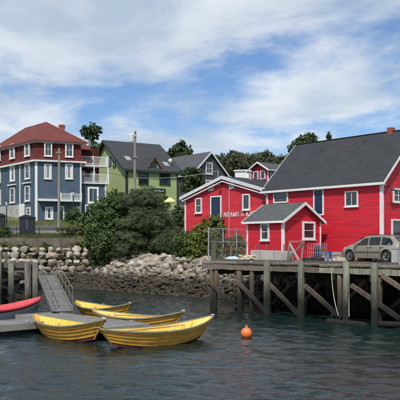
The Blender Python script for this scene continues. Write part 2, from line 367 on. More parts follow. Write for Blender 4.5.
def siding(fr, ext, z0, z1, step, m, parent, joined=False, th=.024, name='clapboard'):
    """lapped boards on the frame's front plane (y=0, outward is -y); ext(z) -> (x0,x1)"""
    J = MB(); cache = {}; z = z0
    while z < z1 - .02:
        zt = min(z + step, z1); a = ext(z); b = ext(zt)
        if a[1] - a[0] < .05: break
        if b[1] - b[0] < .02: b = ((b[0] + b[1]) / 2 - .01, (b[0] + b[1]) / 2 + .01)
        def pts(zz0, zz1):
            return [fr(a[0], -th, zz0), fr(a[1], -th, zz0), fr(a[1], -.001, zz0), fr(a[0], -.001, zz0), fr(b[0], -.006, zz1), fr(b[1], -.006, zz1), fr(b[1], -.001, zz1), fr(b[0], -.001, zz1)]
        if joined: J.hexa(pts(z, zt))
        else:
            key = (round(a[0], 4), round(a[1], 4), round(b[0], 4), round(b[1], 4), round(zt - z, 4))
            if key in cache: link_mesh(name, cache[key], m, parent, (0, 0, z))
            else:
                mb = MB(); mb.hexa(pts(0, zt - z)); o = mk(name, mb, m, parent); o.location = (0, 0, z); cache[key] = o.data
        z = zt
    if joined: tag(mk(name + '_courses', J, m, parent), kind='stuff')
def window(fr, x, z, w, h, parent, cols=1, rows=2, fw=.09, frame='white', glass='glass', sill=True, name='window', proud=.09, curtain=False):
    """x,z centre of the outer frame on the frame's front plane"""
    F = MT[frame]; mb = MB(); x0, x1, z0, z1 = x - w / 2, x + w / 2, z - h / 2, z + h / 2
    fr.box(mb, x0, x0 + fw, -proud, -.002, z0, z1); fr.box(mb, x1 - fw, x1, -proud, -.002, z0, z1)
    fr.box(mb, x0 + fw, x1 - fw, -proud, -.002, z1 - fw, z1); fr.box(mb, x0 + fw, x1 - fw, -proud, -.002, z0, z0 + fw)
    o = mk(name, mb, F, parent)
    g = MB(); fr.box(g, x0 + fw, x1 - fw, -.034, -.004, z0 + fw, z1 - fw); mk('pane', g, MT[glass], o)
    mu = MB(); iw, ih = w - 2 * fw, h - 2 * fw; b = .035
    zs = [z0 + fw + ih * i / rows for i in range(1, rows)]
    for zz in zs: fr.box(mu, x0 + fw, x1 - fw, -.056, -.036, zz - b / 2, zz + b / 2)
    prev = z0 + fw
    for zz in zs + [z1 - fw]:
        for i in range(1, cols):
            xx = x0 + fw + iw * i / cols; fr.box(mu, xx - b / 2, xx + b / 2, -.052, -.036, prev + (b / 2 if prev > z0 + fw else 0), zz - (b / 2 if zz < z1 - fw else 0))
        prev = zz
    if mu.v: mk('muntin', mu, F, o)
    if curtain:
        c = MB(); fr.box(c, x0 + fw + .02, x0 + fw + iw * .3, -.0355, -.0345, z0 + fw + .02, z1 - fw - .02); fr.box(c, x1 - fw - iw * .3, x1 - fw - .02, -.0355, -.0345, z0 + fw + .02, z1 - fw - .02)
        mk('curtain', c, MT['white'], o)
    if sill:
        s = MB(); fr.box(s, x0 - .04, x1 + .04, -proud - .05, -.003, z0 - .06, z0 - .002); mk('sill', s, F, o)
    return o
def pbox(fr, name, m, parent, *b):
    mb = MB(); fr.box(mb, *b); return mk(name, mb, m, parent)
# ================================================================== THE SETTING
WA = R(-48)
WF = Fr((8.4, 29.4, 0), WA)              # wharf front edge: x along the edge, y inland
S = [Vector(p) for p in [(-60, 52), (-24, 54.5), (-14, 56.2), (-9, 56.2), (-5.3, 52.2)]] + [WF(-18.3, 5.2).xy, WF(-15.5, 4.6).xy, WF(20, 4.6).xy, WF(70, 4.6).xy]
S = [Vector((p[0], p[1])) for p in S]
def shore_t(X, Y):
    """signed distance inland from the waterline, numpy arrays"""
    best = np.full(X.shape, 1e9); sg = np.ones(X.shape)
    for a, b in zip(S[:-1], S[1:]):
        d = b - a; L = d.length; dx, dy = d.x / L, d.y / L
        s = np.clip((X - a.x) * dx + (Y - a.y) * dy, 0, L)
        ex, ey = X - (a.x + dx * s), Y - (a.y + dy * s); dist = np.hypot(ex, ey)
        cr = dx * (Y - a.y) - dy * (X - a.x)
        upd = dist < best - 1e-9; best = np.where(upd, dist, best); sg = np.where(upd, np.sign(cr), sg)
    return best * np.where(sg == 0, 1, sg)
def sstep(a, b, x): t = np.clip((x - a) / (b - a), 0, 1); return t * t * (3 - 2 * t)
def ground_z(X, Y):
    X = np.asarray(X, float); Y = np.asarray(Y, float); t = shore_t(X, Y)
    right = np.interp(t, [-40, -6, 0, 2.9, 3.4], [-6, -2.2, -.1, 2.35, 2.5])
    right = right + np.where(t > 3, np.clip((Y - 66) * .2, 0, 10), 0)
    left = np.interp(t, [-40, -6, 0, 3.0, 3.9], [-6, -2.2, -.1, 1.5, 2.7])
    left = np.where(Y > 60.5, np.clip(4.1 + (Y - 60.5) * .138, 0, 13), left)
    k = sstep(-7.6, -9.4, X)
    return right * (1 - k) + left * k
def gz(x, y): return float(ground_z(np.array([x]), np.array([y]))[0])

def grid_obj(name, xs, ys, Z, m, smooth=True):
    nx, ny = len(xs), len(ys); XX, YY = np.meshgrid(xs, ys); co = np.stack([XX, YY, Z], -1).reshape(-1, 3)
    i = np.arange((ny - 1) * (nx - 1)); r = i // (nx - 1); c = i % (nx - 1); a = r * nx + c
    quads = np.stack([a, a + 1, a + nx + 1, a + nx], 1)
    me = bpy.data.meshes.new(name); me.vertices.add(len(co)); me.vertices.foreach_set('co', co.astype(np.float32).ravel())
    me.loops.add(quads.size); me.loops.foreach_set('vertex_index', quads.astype(np.int32).ravel())
    me.polygons.add(len(quads)); me.polygons.foreach_set('loop_start', np.arange(0, quads.size, 4, dtype=np.int32)); me.polygons.foreach_set('loop_total', np.full(len(quads), 4, dtype=np.int32))
    me.update(calc_edges=True); me.validate()
    me.polygons.foreach_set('use_smooth', [smooth] * len(quads))
    return link_mesh(name, me, m)

# ---- ground
xs = np.unique(np.concatenate([np.linspace(-1500, -60, 10), np.arange(-60, -26, 2.), np.arange(-26, 12, .5), np.arange(12, 70, 2.), np.linspace(70, 1500, 10)]))
ys = np.unique(np.concatenate([np.linspace(-60, 30, 12), np.arange(30, 44, 1.), np.arange(44, 66, .4), np.arange(66, 140, 2.5), np.linspace(140, 2500, 12)]))
XX, YY = np.meshgrid(xs, ys)
rs = np.random.RandomState(3)
Z = ground_z(XX, YY) + np.where((XX > -26) & (XX < 6) & (YY < 66), rs.normal(0, .05, XX.shape), 0)
def ground_mat():
    m = MT['ground']; nt = m.node_tree; N = nt.nodes; L = nt.links; b = N['Principled BSDF']
    src = b.inputs['Base Color'].links[0].from_socket
    g = N.new('ShaderNodeNewGeometry'); sp = N.new('ShaderNodeSeparateXYZ'); L.new(g.outputs['Position'], sp.inputs[0])
    n = N.new('ShaderNodeTexNoise'); L.new(g.outputs['Position'], n.inputs['Vector']); n.inputs['Scale'].default_value = 1.5; n.inputs['Detail'].default_value = 8
    ad = N.new('ShaderNodeMath'); ad.operation = 'MULTIPLY_ADD'; L.new(n.outputs['Fac'], ad.inputs[0]); ad.inputs[1].default_value = -1.2; L.new(sp.outputs[2], ad.inputs[2])
    def rng(lo, hi):
        r = N.new('ShaderNodeMapRange'); L.new(ad.outputs[0], r.inputs[0]); r.inputs[1].default_value = lo; r.inputs[2].default_value = hi; return r.outputs[0]
    wet = N.new('ShaderNodeMix'); wet.data_type = 'RGBA'; L.new(rng(.3, 1.0), wet.inputs['Factor']); wet.inputs['A'].default_value = (.016, .014, .01, 1); L.new(src, wet.inputs['B'])
    gr = N.new('ShaderNodeValToRGB'); L.new(n.outputs['Fac'], gr.inputs[0]); e = gr.color_ramp.elements; e[0].position = .35; e[0].color = (.06, .08, .022, 1); e[1].position = .7; e[1].color = (.16, .165, .06, 1)
    top = N.new('ShaderNodeMix'); top.data_type = 'RGBA'; L.new(rng(2.6, 3.2), top.inputs['Factor']); L.new(wet.outputs['Result'], top.inputs['A']); L.new(gr.outputs[0], top.inputs['B'])
    L.new(top.outputs['Result'], b.inputs['Base Color'])
ground_mat()
tag(grid_obj('ground', xs, ys, Z, MT['ground']), kind='structure')

# ---- water: wind ripples are real relief, the finest ones relief in the material
def water_mat():
    m = bpy.data.materials.new('harbour_water'); m.use_nodes = True
    nt = m.node_tree; N = nt.nodes; L = nt.links; b = N['Principled BSDF']
    b.inputs['Base Color'].default_value = (.007, .017, .016, 1); b.inputs['Roughness'].default_value = .04; b.inputs['IOR'].default_value = 1.333
    b.inputs['Specular IOR Level'].default_value = .5
    g = N.new('ShaderNodeNewGeometry'); hs = []
    for sc, st, rot in ((5.0, (1, 1.9, 1), 20), (13.0, (1, 1.7, 1), -12)):
        mp = N.new('ShaderNodeMapping'); L.new(g.outputs['Position'], mp.inputs[0]); mp.inputs['Scale'].default_value = st; mp.inputs['Rotation'].default_value = (0, 0, R(rot))
        n = N.new('ShaderNodeTexNoise'); L.new(mp.outputs[0], n.inputs['Vector']); n.inputs['Scale'].default_value = sc; n.inputs['Detail'].default_value = 3; n.inputs['Roughness'].default_value = .5
        hs.append(n.outputs['Fac'])
    a = N.new('ShaderNodeMath'); a.operation = 'MULTIPLY_ADD'; L.new(hs[1], a.inputs[0]); a.inputs[1].default_value = .4; L.new(hs[0], a.inputs[2])
    bp = N.new('ShaderNodeBump'); bp.inputs['Strength'].default_value = .8; bp.inputs['Distance'].default_value = .024; L.new(a.outputs[0], bp.inputs['Height']); L.new(bp.outputs[0], b.inputs['Normal'])
    return m
wx = np.unique(np.concatenate([np.linspace(-1500, -60, 6), np.linspace(-60, -17, 8), np.arange(-17, 17, .085), np.linspace(17, 60, 8), np.linspace(60, 1500, 6)]))
wy = np.unique(np.concatenate([np.linspace(-1500, -40, 6), np.linspace(-40, 12, 10), np.arange(12, 40, .075), np.arange(40, 58, .15), np.linspace(58, 90, 4)]))
XX, YY = np.meshgrid(wx, wy); Zw = np.zeros_like(XX); rw = np.random.RandomState(11)
for k in range(46):
    lam = .24 * (1.5 / .24) ** rw.rand(); ang = R(68) + rw.normal(0, .55); kk = 2 * math.pi / lam
    ph = rw.rand() * 6.28; amp = .0050 * lam ** .9
    warp = .5 * np.sin(XX * .35 + ph) + .4 * np.sin(YY * .27 + 2 * ph)
    Zw += amp * np.sin(kk * (XX * math.cos(ang) + YY * math.sin(ang)) + ph + warp * 1.5)
patch = .55 + .45 * np.sin(XX * .31 + 1.3 * np.sin(YY * .17)) * np.sin(YY * .42 + 1.1 * np.sin(XX * .23) + 1)
inside = sstep(-17, -15.5, XX) * sstep(17, 15.5, XX) * sstep(12, 13, YY) * sstep(58, 56, YY)
Zw = Zw * inside * (.55 + .6 * patch)
tag(grid_obj('water', wx, wy, Zw, water_mat()), kind='structure')

# ---- stones of the shore
def stone_mesh(seed, n=24):
    r = random.Random(seed); bm = bmesh.new(); vs = []
    sx, sy, sz = r.uniform(.75, 1.45), r.uniform(.7, 1.15), r.uniform(.45, .85)
    for i in range(n):
        v = Vector((r.gauss(0, 1), r.gauss(0, 1), r.gauss(0, 1))).normalized() * r.uniform(.92, 1.05)
        bm.verts.new((v.x * sx, v.y * sy, v.z * sz))
    res = bmesh.ops.convex_hull(bm, input=bm.verts)
    bmesh.ops.delete(bm, geom=[v for v in bm.verts if not v.link_faces], context='VERTS')
    bmesh.ops.recalc_face_normals(bm, faces=bm.faces)
    me = bpy.data.meshes.new('stone'); bm.to_mesh(me); bm.free(); me.polygons.foreach_set('use_smooth', [True] * len(me.polygons)); me.set_sharp_from_angle(angle=R(44)); me.materials.append(MT['rock']); return me
STONES = [stone_mesh(i, 20 + i % 7) for i in range(16)]
shore = tag(thing('rocky_shore', (-5, 52, 0), None, None), kind='structure')
seg = []; acc = 0
for a, b in zip(S[:-1], S[1:]): seg.append((acc, a, b)); acc += (b - a).length
def along(s, t):
    for s0, a, b in seg[::-1]:
        if s >= s0:
            d = (b - a); n = Vector((-d.y, d.x)).normalized(); p = a + d.normalized() * (s - s0) + n * t; return p
cand = []; rr = random.Random(5); s_left = 33; s_right = seg[6][0] + 10
def try_add(x, y, z, r, lst, sep):
    for (a, b, c, q, _) in lst:
        if (a - x) ** 2 + (b - y) ** 2 + (c - z) ** 2 < (sep * (q + r)) ** 2: return False
    lst.append((x, y, z, r, rr.randrange(16))); return True
big = []
# the boulder wall below the retaining wall
for row, (yy, zz) in enumerate(((58.55, 1.5), (58.8, 2.08), (59.15, 2.66), (59.6, 3.1))):
    x = -19.5 + row * .2
    while x < -8.6:
        r = rr.uniform(.3, .46); x += r * .95; try_add(x, yy + rr.uniform(-.1, .1), zz + rr.uniform(-.06, .06), r, big, .3); x += r * .95
# riprap slope
for k in range(9000):
    s = rr.uniform(s_left, s_right); t = rr.uniform(-.3, 3.5); p = along(s, t)
    if p.x < -8.7 and t > 3.0: continue
    z = gz(p.x, p.y); up = t > 1.9
    r = rr.uniform(.24, .52) if up else rr.uniform(.16, .36)
    try_add(p.x, p.y, z + r * .25, r, big, .56)
    if len(big) > 900: break
def visible_size(q):
    px = 200 + FPX * q[0] / q[1]
    return q[3] / q[1] if -5 < px < 330 else 0
big.sort(key=visible_size, reverse=True)
def stone_matrix(q): return Matrix.Translation((q[0], q[1], q[2])) @ Matrix.Rotation(q[0] * 37 % 6.28, 4, 'Z') @ Matrix.Rotation((q[1] * 91 % 1 - .5) * .7, 4, 'X') @ Matrix.Diagonal((q[3], q[3], q[3], 1))
for q in big[:300]:
    o = link_mesh('stone', STONES[q[4]], None, shore); M4 = stone_matrix(q)
    o.location = M4.to_translation() - shore.location; o.rotation_euler = M4.to_euler(); o.scale = (q[3],) * 3
rest = list(big[300:])
for k in range(9000):
    s = rr.uniform(s_left, s_right + 14); t = rr.uniform(-.8, 3.9); p = along(s, t); r = rr.uniform(.07, .2)
    rest.append((p.x, p.y, gz(p.x, p.y) + r * .4, r, rr.randrange(16)))
for k in range(700):
    x = rr.uniform(-10.2, -6.8); y = rr.uniform(54.5, 59.3); r = rr.uniform(.1, .27); rest.append((x, y, gz(x, y) + r * .3, r, rr.randrange(16)))
mb = MB(); src = [([v.co.copy() for v in me.vertices], [tuple(p.vertices) for p in me.polygons]) for me in STONES]
for q in rest:
    M4 = stone_matrix(q); vs, fs = src[q[4]]; mb.add([M4 @ v for v in vs], fs)
tag(mk('small_stones', mb, MT['rock'], shore, normals=False), kind='stuff')

# ---- road along the waterfront above the wall, with its kerb
mb = MB(); rx = np.linspace(-60, -7.8, 20)
for a, b in zip(rx[:-1], rx[1:]):
    p = [(a, 64.5), (b, 64.5), (b, 70), (a, 70)]; mb.add([(x, y, gz(max(x, -59.9) if x < -9.5 else -9.5, y) + .012) for x, y in p], [(0, 1, 2, 3)])
tag(mk('road', mb, MT['asphalt'], None, (-30, 66, 4.6)), kind='structure')
mb = MB(); z = gz(-20, 64.4); mb.box(-60, -8.5, 64.2, 64.45, z - .2, z + .13)
tag(mk('kerb', mb, MT['concrete'], None, (-30, 64.3, z)), kind='structure')
# ================================================================== RED WAREHOUSE, GALLERY, SHED
RED = MT['red']; WH = MT['white']
# ---- big warehouse: front right corner
P0 = Vector((10.66, 41.0, DECK)); HF = Fr(P0, WA)
LEN, DEP, ZE, ZR = 9.1, 6.8, 4.72, 8.0
ware = thing('red_warehouse', HF(-LEN / 2, DEP / 2, 0), 'tall red clapboard warehouse with long steep grey roof behind the parked car', 'warehouse')
gable_body(HF, -LEN, 0, 0, DEP, .5, ZE, ZR - .03, MT['red_wall'], ware)
pbox(HF, 'foundation', MT['concrete'], ware, -LEN, .02, -.06, DEP, 0, .5)
siding(HF, lambda z: (-LEN + .14, -.14), .52, ZE - .02, .135, RED, ware, th=.016)
HR = HF.sub(0, 0, 0, R(90))                # right gable end, seen obliquely
siding(HR, lambda z: (.14, DEP - .14) if z < ZE else ((z - ZE) / (ZR - ZE) * DEP / 2, DEP - (z - ZE) / (ZR - ZE) * DEP / 2), .52, ZR - .1, .135, RED, ware, th=.016)
for fr, x0, x1, w in ((HF, -.13, .03, 0), (HF, -LEN - .02, -LEN + .13, 0), (HR, 0.001, .13, 0), (HR, DEP - .13, DEP, 0)):
    pbox(fr, 'corner_board', WH, ware, x0, x1, -.05, -.002, .5, ZE - .04)
pbox(HF, 'frieze_board', WH, ware, -LEN + .14, -.14, -.045, -.002, ZE - .24, ZE - .03)
gable_roof(HF, -LEN, 0, DEP / 2, DEP / 2, ZE, ZR, .28, .3, .14, MT['roof_grey'], WH, ware, .17, .14)
pbox(HF, 'soffit', WH, ware, -LEN - .28, .28, -.27, -.01, ZE - .29, ZE - .25)
pbox(HF, 'chimney', MT['brick'], ware, -1.75, -1.4, DEP / 2 - .2, DEP / 2 + .2, ZR - .2, ZR + .36)
pbox(HF, 'ridge_cap', MT['roof_dark'], ware, -LEN - .3, .3, DEP / 2 - .09, DEP / 2 + .09, ZR + .12, ZR + .155)
def plank_door(o, fr, a, b, top, bot):
    """boards and ledges on a loading door"""
    x0, z0 = fr.px(a, bot); x1, z1 = fr.px(b, top); z0 = fr.px((a + b) / 2, bot)[1]; z1 = fr.px((a + b) / 2, top)[1]; x0 += .09; x1 -= .09; z0 += .09; z1 -= .09
    n = 5
    for i in range(n):
        mb = MB(); fr.box(mb, x0 + (x1 - x0) * i / n + .004, x0 + (x1 - x0) * (i + 1) / n - .006, -.05, -.036, z0 + .01, z1 - .01); mk('door_board', mb, MT['navy'], o)
    for zz in (.12, .5, .88): mb = MB(); fr.box(mb, x0 + .02, x1 - .02, -.07, -.051, z0 + (z1 - z0) * zz - .06, z0 + (z1 - z0) * zz + .06); mk('door_ledge', mb, MT['navy'], o)
def win_px(fr, a, b, top, bot, parent, **k):
    """window from photo corners on a frame's front plane"""
    x0, z0 = fr.px(a, bot); x1, z1 = fr.px(b, top); zz0 = (fr.px((a + b) / 2, bot)[1]); zz1 = fr.px((a + b) / 2, top)[1]
    return window(fr, (x0 + x1) / 2, (zz0 + zz1) / 2, x1 - x0, zz1 - zz0, parent, **k)
win_px(HF, 345.5, 358.5, 191, 206.5, ware, cols=2, rows=1, fw=.075)
plank_door(win_px(HF, 314, 324.2, 189, 215.5, ware, cols=1, rows=1, glass='navy', sill=False, name='loading_door'), HF, 314, 324.2, 189, 215.5)
win_px(HF, 274, 288.5, 190.8, 203, ware, cols=1, rows=1, sill=False)
win_px(HR, 392.5, 403, 188.5, 202.5, ware, cols=2, rows=2)
o = win_px(HR, 391, 409, 219.5, 250, ware, cols=1, rows=1, sill=False, name='entrance_door')
for xx in (-LEN + .05,): 
    mb = MB(); mb.path([HF(xx, -.31, ZE - .28), HF(xx, -.09, ZE - .5), HF(xx, -.09, .35)], .04, 8); mk('downspout', mb, WH, ware)
for xx, yy in ((-6.3, 2.4), (-3.1, 2.7)):
    m_r = (ZR - ZE) / (DEP / 2); zz = ZE + m_r * yy + .1; mb = MB(); mb.tube(HF(xx, yy, zz), HF(xx, yy, zz + .3), .06, .06, 8); mk('vent_pipe', mb, MT['plastic'], ware)
# gooseneck lamp on the gable end
x, z = HR.px(386.5, 187.5); mb = MB(); mb.path([HR(x, 0, z), HR(x, -.3, z + .08), HR(x, -.42, z - .05)], .02); a = mk('lamp_arm', mb, MT['black'], ware)
mb = MB(); mb.tube(HR(x, -.42, z - .03), HR(x, -.42, z - .22), .05, .14, 10); mk('lamp_shade', mb, MT['black'], a)

# ---- gallery with the painted name, gable to the water
GF = HF.sub(-9.1, .22); GW, GZE, GZR = 8.8, 4.62, 5.84
gal = thing('red_gallery', GF(-GW / 2, 5, 0), 'low red gabled building with white lettering beside the warehouse', 'building')
GX = GF.sub(-GW / 2, 0, 0, R(90))            # x inland along the ridge, y to the left
GD = 11
gable_body(GX, 0, GD, -GW / 2, GW / 2, 0, GZE, GZR - .03, MT['red_wall'], gal)
mg = (GZR - GZE) / (GW / 2)
siding(GF, lambda z: (-GW + .14, -.14) if z < GZE else (-GW + (z - GZE) / mg, -(z - GZE) / mg), .05, GZR - .12, .135, MT['red_faded'], gal, th=.016)
GL = GF.sub(-GW, GD, 0, R(-90))
for a, b in ((-GW - .02, -GW + .12), (-.12, .0)): pbox(GF, 'corner_board', WH, gal, a, b, -.05, -.002, 0, GZE - .1)
gable_roof(GX, 0, GD, 0, GW / 2, GZE, GZR, .32, .28, .13, MT['roof_grey'], MT['grey_trim'], gal, .24, .15, trims=('b', 'l'))
# a second, wider white rake moulding under the first
for s in (-1, 1):
    mb = MB(); xa, xb = -GW / 2 + s * (GW / 2 + .1), -GW / 2
    za, zb = GZE - mg * .1, GZR
    mb.hexa([GF(xa, -.28, za - .30), GF(xa, -.05, za - .30), GF(xb, -.05, zb - .30), GF(xb, -.28, zb - .30), GF(xa, -.28, za - .22), GF(xa, -.05, za - .22), GF(xb, -.05, zb - .22), GF(xb, -.28, zb - .22)])
    mk('soffit_board', mb, WH, gal)
win_px(GF, 195.8, 202.2, 198, 213.2, gal, cols=1, rows=2)
plank_door(win_px(GF, 211, 221.8, 196, 224, gal, cols=1, rows=1, glass='navy', sill=False, name='loading_door'), GF, 211, 221.8, 196, 224)
win_px(GF, 243, 250.4, 194, 210, gal, cols=1, rows=1)
win_px(GF, 209, 213.8, 182.5, 191, gal, cols=1, rows=1, sill=False, name='gable_vent', glass='grey_trim')
win_px(GF, 229.8, 235, 180.5, 189, gal, cols=1, rows=1, sill=False, name='gable_vent', glass='grey_trim')
x, z = GF.px(222.5, 183.5); mb = MB(); mb.path([GF(x, 0, z), GF(x, -.25, z + .06), GF(x, -.35, z)], .018); a = mk('lamp_arm', mb, MT['black'], gal)
mb = MB(); mb.tube(GF(x, -.35, z + .02), GF(x, -.35, z - .18), .05, .13, 10); mk('lamp_shade', mb, MT['black'], a)
x, z = GF.px(229.5, 200); pbox(GF, 'conduit', MT['grey_trim'], gal, x - .015, x + .015, -.045, -.027, .1, GF.px(229.5, 190)[1])
mb = MB(); mb.tube(GF(-GW / 2 - 1.0, .3, GZR - .35), GF(-GW / 2 - 1.0, .3, GZR + .66), .035, .035, 8); mk('service_mast', mb, MT['galv'], gal)
# painted name: white serif capitals, each letter its own piece
def stroke(mb, fr, pts, wd, y=-.055, d=.02):
    for (x0, z0), (x1, z1) in zip(pts[:-1], pts[1:]):
        v = Vector((x1 - x0, z1 - z0)); n = Vector((-v.y, v.x)).normalized() * wd / 2; e = v.normalized() * wd * .25
        q = [(x0 - e.x - n.x, z0 - e.y - n.y), (x1 + e.x - n.x, z1 + e.y - n.y), (x1 + e.x + n.x, z1 + e.y + n.y), (x0 - e.x + n.x, z0 - e.y + n.y)]
        mb.hexa([fr(a, y, b) for a, b in q] + [fr(a, y + d, b) for a, b in q])
def arc(cx, cz, rx, rz, a0, a1, n=10): return [(cx + rx * math.cos(R(a0 + (a1 - a0) * i / n)), cz + rz * math.sin(R(a0 + (a1 - a0) * i / n))) for i in range(n + 1)]
T_, t_ = .2, .09       # thick and thin strokes of the capitals (height 1)
GL_ = {
 'A': (.9, [([(.1, .05), (.45, .97)], t_), ([(.45, .97), (.8, .05)], T_), ([(.25, .36), (.66, .36)], t_), ([(0, .03), (.26, .03)], t_), ([(.62, .03), (.95, .03)], t_)]),
 'D': (.85, [([(.2, .04), (.2, .96)], T_), ([(.02, .95), (.42, .95)], t_), ([(.02, .04), (.42, .04)], t_), (arc(.4, .5, .33, .44, -85, 85), .17)]),
 'M': (1.08, [([(.16, .05), (.16, .95)], t_), ([(.16, .95), (.53, .12)], T_), ([(.53, .12), (.9, .95)], t_), ([(.9, .05), (.9, .95)], T_), ([(0, .03), (.32, .03)], t_), ([(.72, .03), (1.06, .03)], t_)]),
 'S': (.66, [(arc(.33, .72, .24, .22, 20, 250), .13), (arc(.33, .27, .25, .23, 90, -160), .15), ([(.12, .66), (.5, .4)], .16)]),
 '&': (.95, [(arc(.4, .76, .17, .18, 0, 360, 12), .1), (arc(.37, .28, .28, .24, 0, 360, 14), .12), ([(.3, .66), (.82, .05)], .15), ([(.6, .3), (.85, .52)], t_)]),
 'K': (.9, [([(.2, .04), (.2, .96)], T_), ([(.3, .42), (.78, .94)], t_), ([(.36, .52), (.78, .05)], T_), ([(.02, .03), (.38, .03)], t_), ([(.02, .96), (.38, .96)], t_), ([(.62, .03), (.93, .03)], t_), ([(.62, .96), (.92, .96)], t_)]),
 'N': (.95, [([(.16, .04), (.16, .95)], t_), ([(.14, .95), (.8, .06)], T_), ([(.8, .05), (.8, .95)], t_), ([(0, .03), (.32, .03)], t_), ([(.64, .96), (.95, .96)], t_)]),
 'I': (.48, [([(.22, .04), (.22, .96)], T_), ([(.04, .03), (.4, .03)], t_), ([(.04, .96), (.4, .96)], t_)]),
 'C': (.82, [(arc(.44, .5, .34, .45, 40, 320, 16), .16), ([(.72, .66), (.72, .95)], t_)]),
 'L': (.78, [([(.2, .04), (.2, .96)], T_), ([(.02, .96), (.4, .96)], t_), ([(.02, .04), (.68, .04)], t_), ([(.68, .04), (.68, .3)], t_)]),
 'E': (.8, [([(.2, .04), (.2, .96)], T_), ([(.02, .96), (.66, .96)], t_), ([(.02, .04), (.68, .04)], t_), ([(.2, .5), (.5, .5)], t_), ([(.68, .04), (.68, .28)], t_), ([(.66, .72), (.66, .96)], t_)]),
}
x0, z0 = GF.px(223.6, 217); x1 = GF.px(244.8, 216)[0]
word = 'ADAMS & KNICKLE'; adv = sum(GL_[c][0] + .06 if c != ' ' else .42 for c in 'ADAMS &'); hgt = (x1 - x0) / adv
x = x0; sgn = None
for c in word:
    if c == ' ': x += .42 * hgt; continue
    mb = MB(); FL = GF.sub(x, 0, z0)
    for pts, wd in GL_[c][1]: stroke(mb, FL, [(a * hgt, b * hgt * .92) for a, b in pts], wd * hgt)
    mk('letter', mb, WH, gal); x += (GL_[c][0] + .06) * hgt
# rooftop cupola on the ridge
CW = 1.75
CF = GF.sub(-GW / 2 - 1.15, 4.05, GZR - .12)
cup = pbox(CF, 'cupola', MT['red_wall'], gal, 0, CW, 0, 1.9, -.5, 1.05)
C2 = CF.sub(CW / 2, 0, 0, R(90))
gable_body(C2, 0, 1.9, -CW / 2, CW / 2, 1.051, 1.07, 1.54, MT['red_wall'], cup, 'cupola_gable')
gable_roof(C2, 0, 1.9, 0, CW / 2, 1.07, 1.56, .3, .28, .07, MT['roof_mid'], WH, cup, .11, .09)
for xx in (.5, 1.25): window(CF, xx, .6, .5, .66, cup, cols=1, rows=1, fw=.06, sill=False)
for yy in (.5, 1.35): window(CF.sub(CW, 0, 0, R(90)), yy, .6, .6, .66, cup, cols=1, rows=1, fw=.06, sill=False)
for xx in (0, CW): pbox(CF, 'cupola_post', WH, cup, xx - .05, xx + .05, -.05, .05, -.3, 1.04)
x, z = GF.px(229.8, 170); mb = MB(); p = GX(2.2, -.5, GZR - .2); mb.tube(p, p + Vector((0, 0, .75)), .12, .12, 10); mb.tube(p + Vector((0, 0, .75)), p + Vector((0, 0, .9)), .2, .06, 10); mk('roof_vent', mb, MT['galv'], gal)

# ---- small shed on the wharf: eave side to the water, gable end to the right
SF = HF.sub(-3.88, -4.3); SZE, SZR, SD = 2.40, 3.40, 3.5; SL = 2.93
shed = thing('red_shed', SF(-SL / 2, SD / 2, 0), 'small red shed with grey gable roof standing on the wharf', 'shed')
gable_body(SF, -SL, 0, 0, SD, .0, SZE, SZR - .03, MT['red_wall'], shed)
siding(SF, lambda z: (-SL + .1, -.1), .03, SZE - .02, .125, RED, shed, th=.016)
SG = SF.sub(0, 0, 0, R(90)); ms = (SZR - SZE) / (SD / 2)
siding(SG, lambda z: (.1, SD - .1) if z < SZE else ((z - SZE) / ms, SD - (z - SZE) / ms), .03, SZR - .08, .125, RED, shed, th=.016)
gable_roof(SF, -SL, 0, SD / 2, SD / 2, SZE, SZR, .24, .24, .09, MT['roof_shed'], WH, shed, .17, .13)
for fr, a, b in ((SF, -SL - .02, -SL + .09), (SF, -.1, .03), (SG, .001, .1), (SG, SD - .1, SD)): pbox(fr, 'corner_board', WH, shed, a, b, -.05, -.002, 0, SZE - .03)
win_px(SF, 261.2, 269.8, 223, 240.5, shed, cols=1, rows=2, fw=.1)
win_px(SG, 302.0, 314.4, 221.5, 239.5, shed, cols=1, rows=2, fw=.12)
x, z = SG.px(305.5, 247); pbox(SG, 'vent', MT['brown'], shed, x - .12, x + .1, -.06, -.004, z - .04, z + .06)

# ---- low white building seen over the gallery roof
p = px_at(243, 171.5, 66); Q = Fr((p.x - .75, 66, 4.4), R(-20)); lw = thing('white_building', Q(2, 2, 0), 'low white flat-roofed building showing over the red gallery roof', 'building')
top = p.z - 4.4
pbox(Q, 'wall', WH, lw, 0, 4.2, 0, 4, -2, top); pbox(Q, 'parapet', MT['grey_trim'], lw, -.1, 4.3, -.1, 4.1, top + .001, top + .14)
# ================================================================== WHARF
def wx_of(px): return WF.px(px, 0)[0]
def wz_of(px, py): return WF.px(px, py)[1]
def rough_pile(mb, p, q, r0, r1, rnd, n=9, seg=7):
    """a slightly crooked, split-looking round timber"""
    p, q = Vector(p), Vector(q); d = (q - p).normalized(); a = d.orthogonal().normalized(); b = d.cross(a); vs = []
    pr = [rnd.uniform(.86, 1.12) for _ in range(n)]
    for k in range(seg + 1):
        u = k / seg; c = p.lerp(q, u) + (a * rnd.uniform(-1, 1) + b * rnd.uniform(-1, 1)) * .012; r = r0 + (r1 - r0) * u
        for i in range(n): t = 2 * math.pi * i / n; vs.append(c + (a * math.cos(t) + b * math.sin(t)) * r * pr[i] * rnd.uniform(.95, 1.05))
    fs = [(k * n + i, k * n + (i + 1) % n, (k + 1) * n + (i + 1) % n, (k + 1) * n + i) for k in range(seg) for i in range(n)] + [tuple(range(n))[::-1], tuple(range(seg * n, seg * n + n))]
    return mb.add(vs, fs)
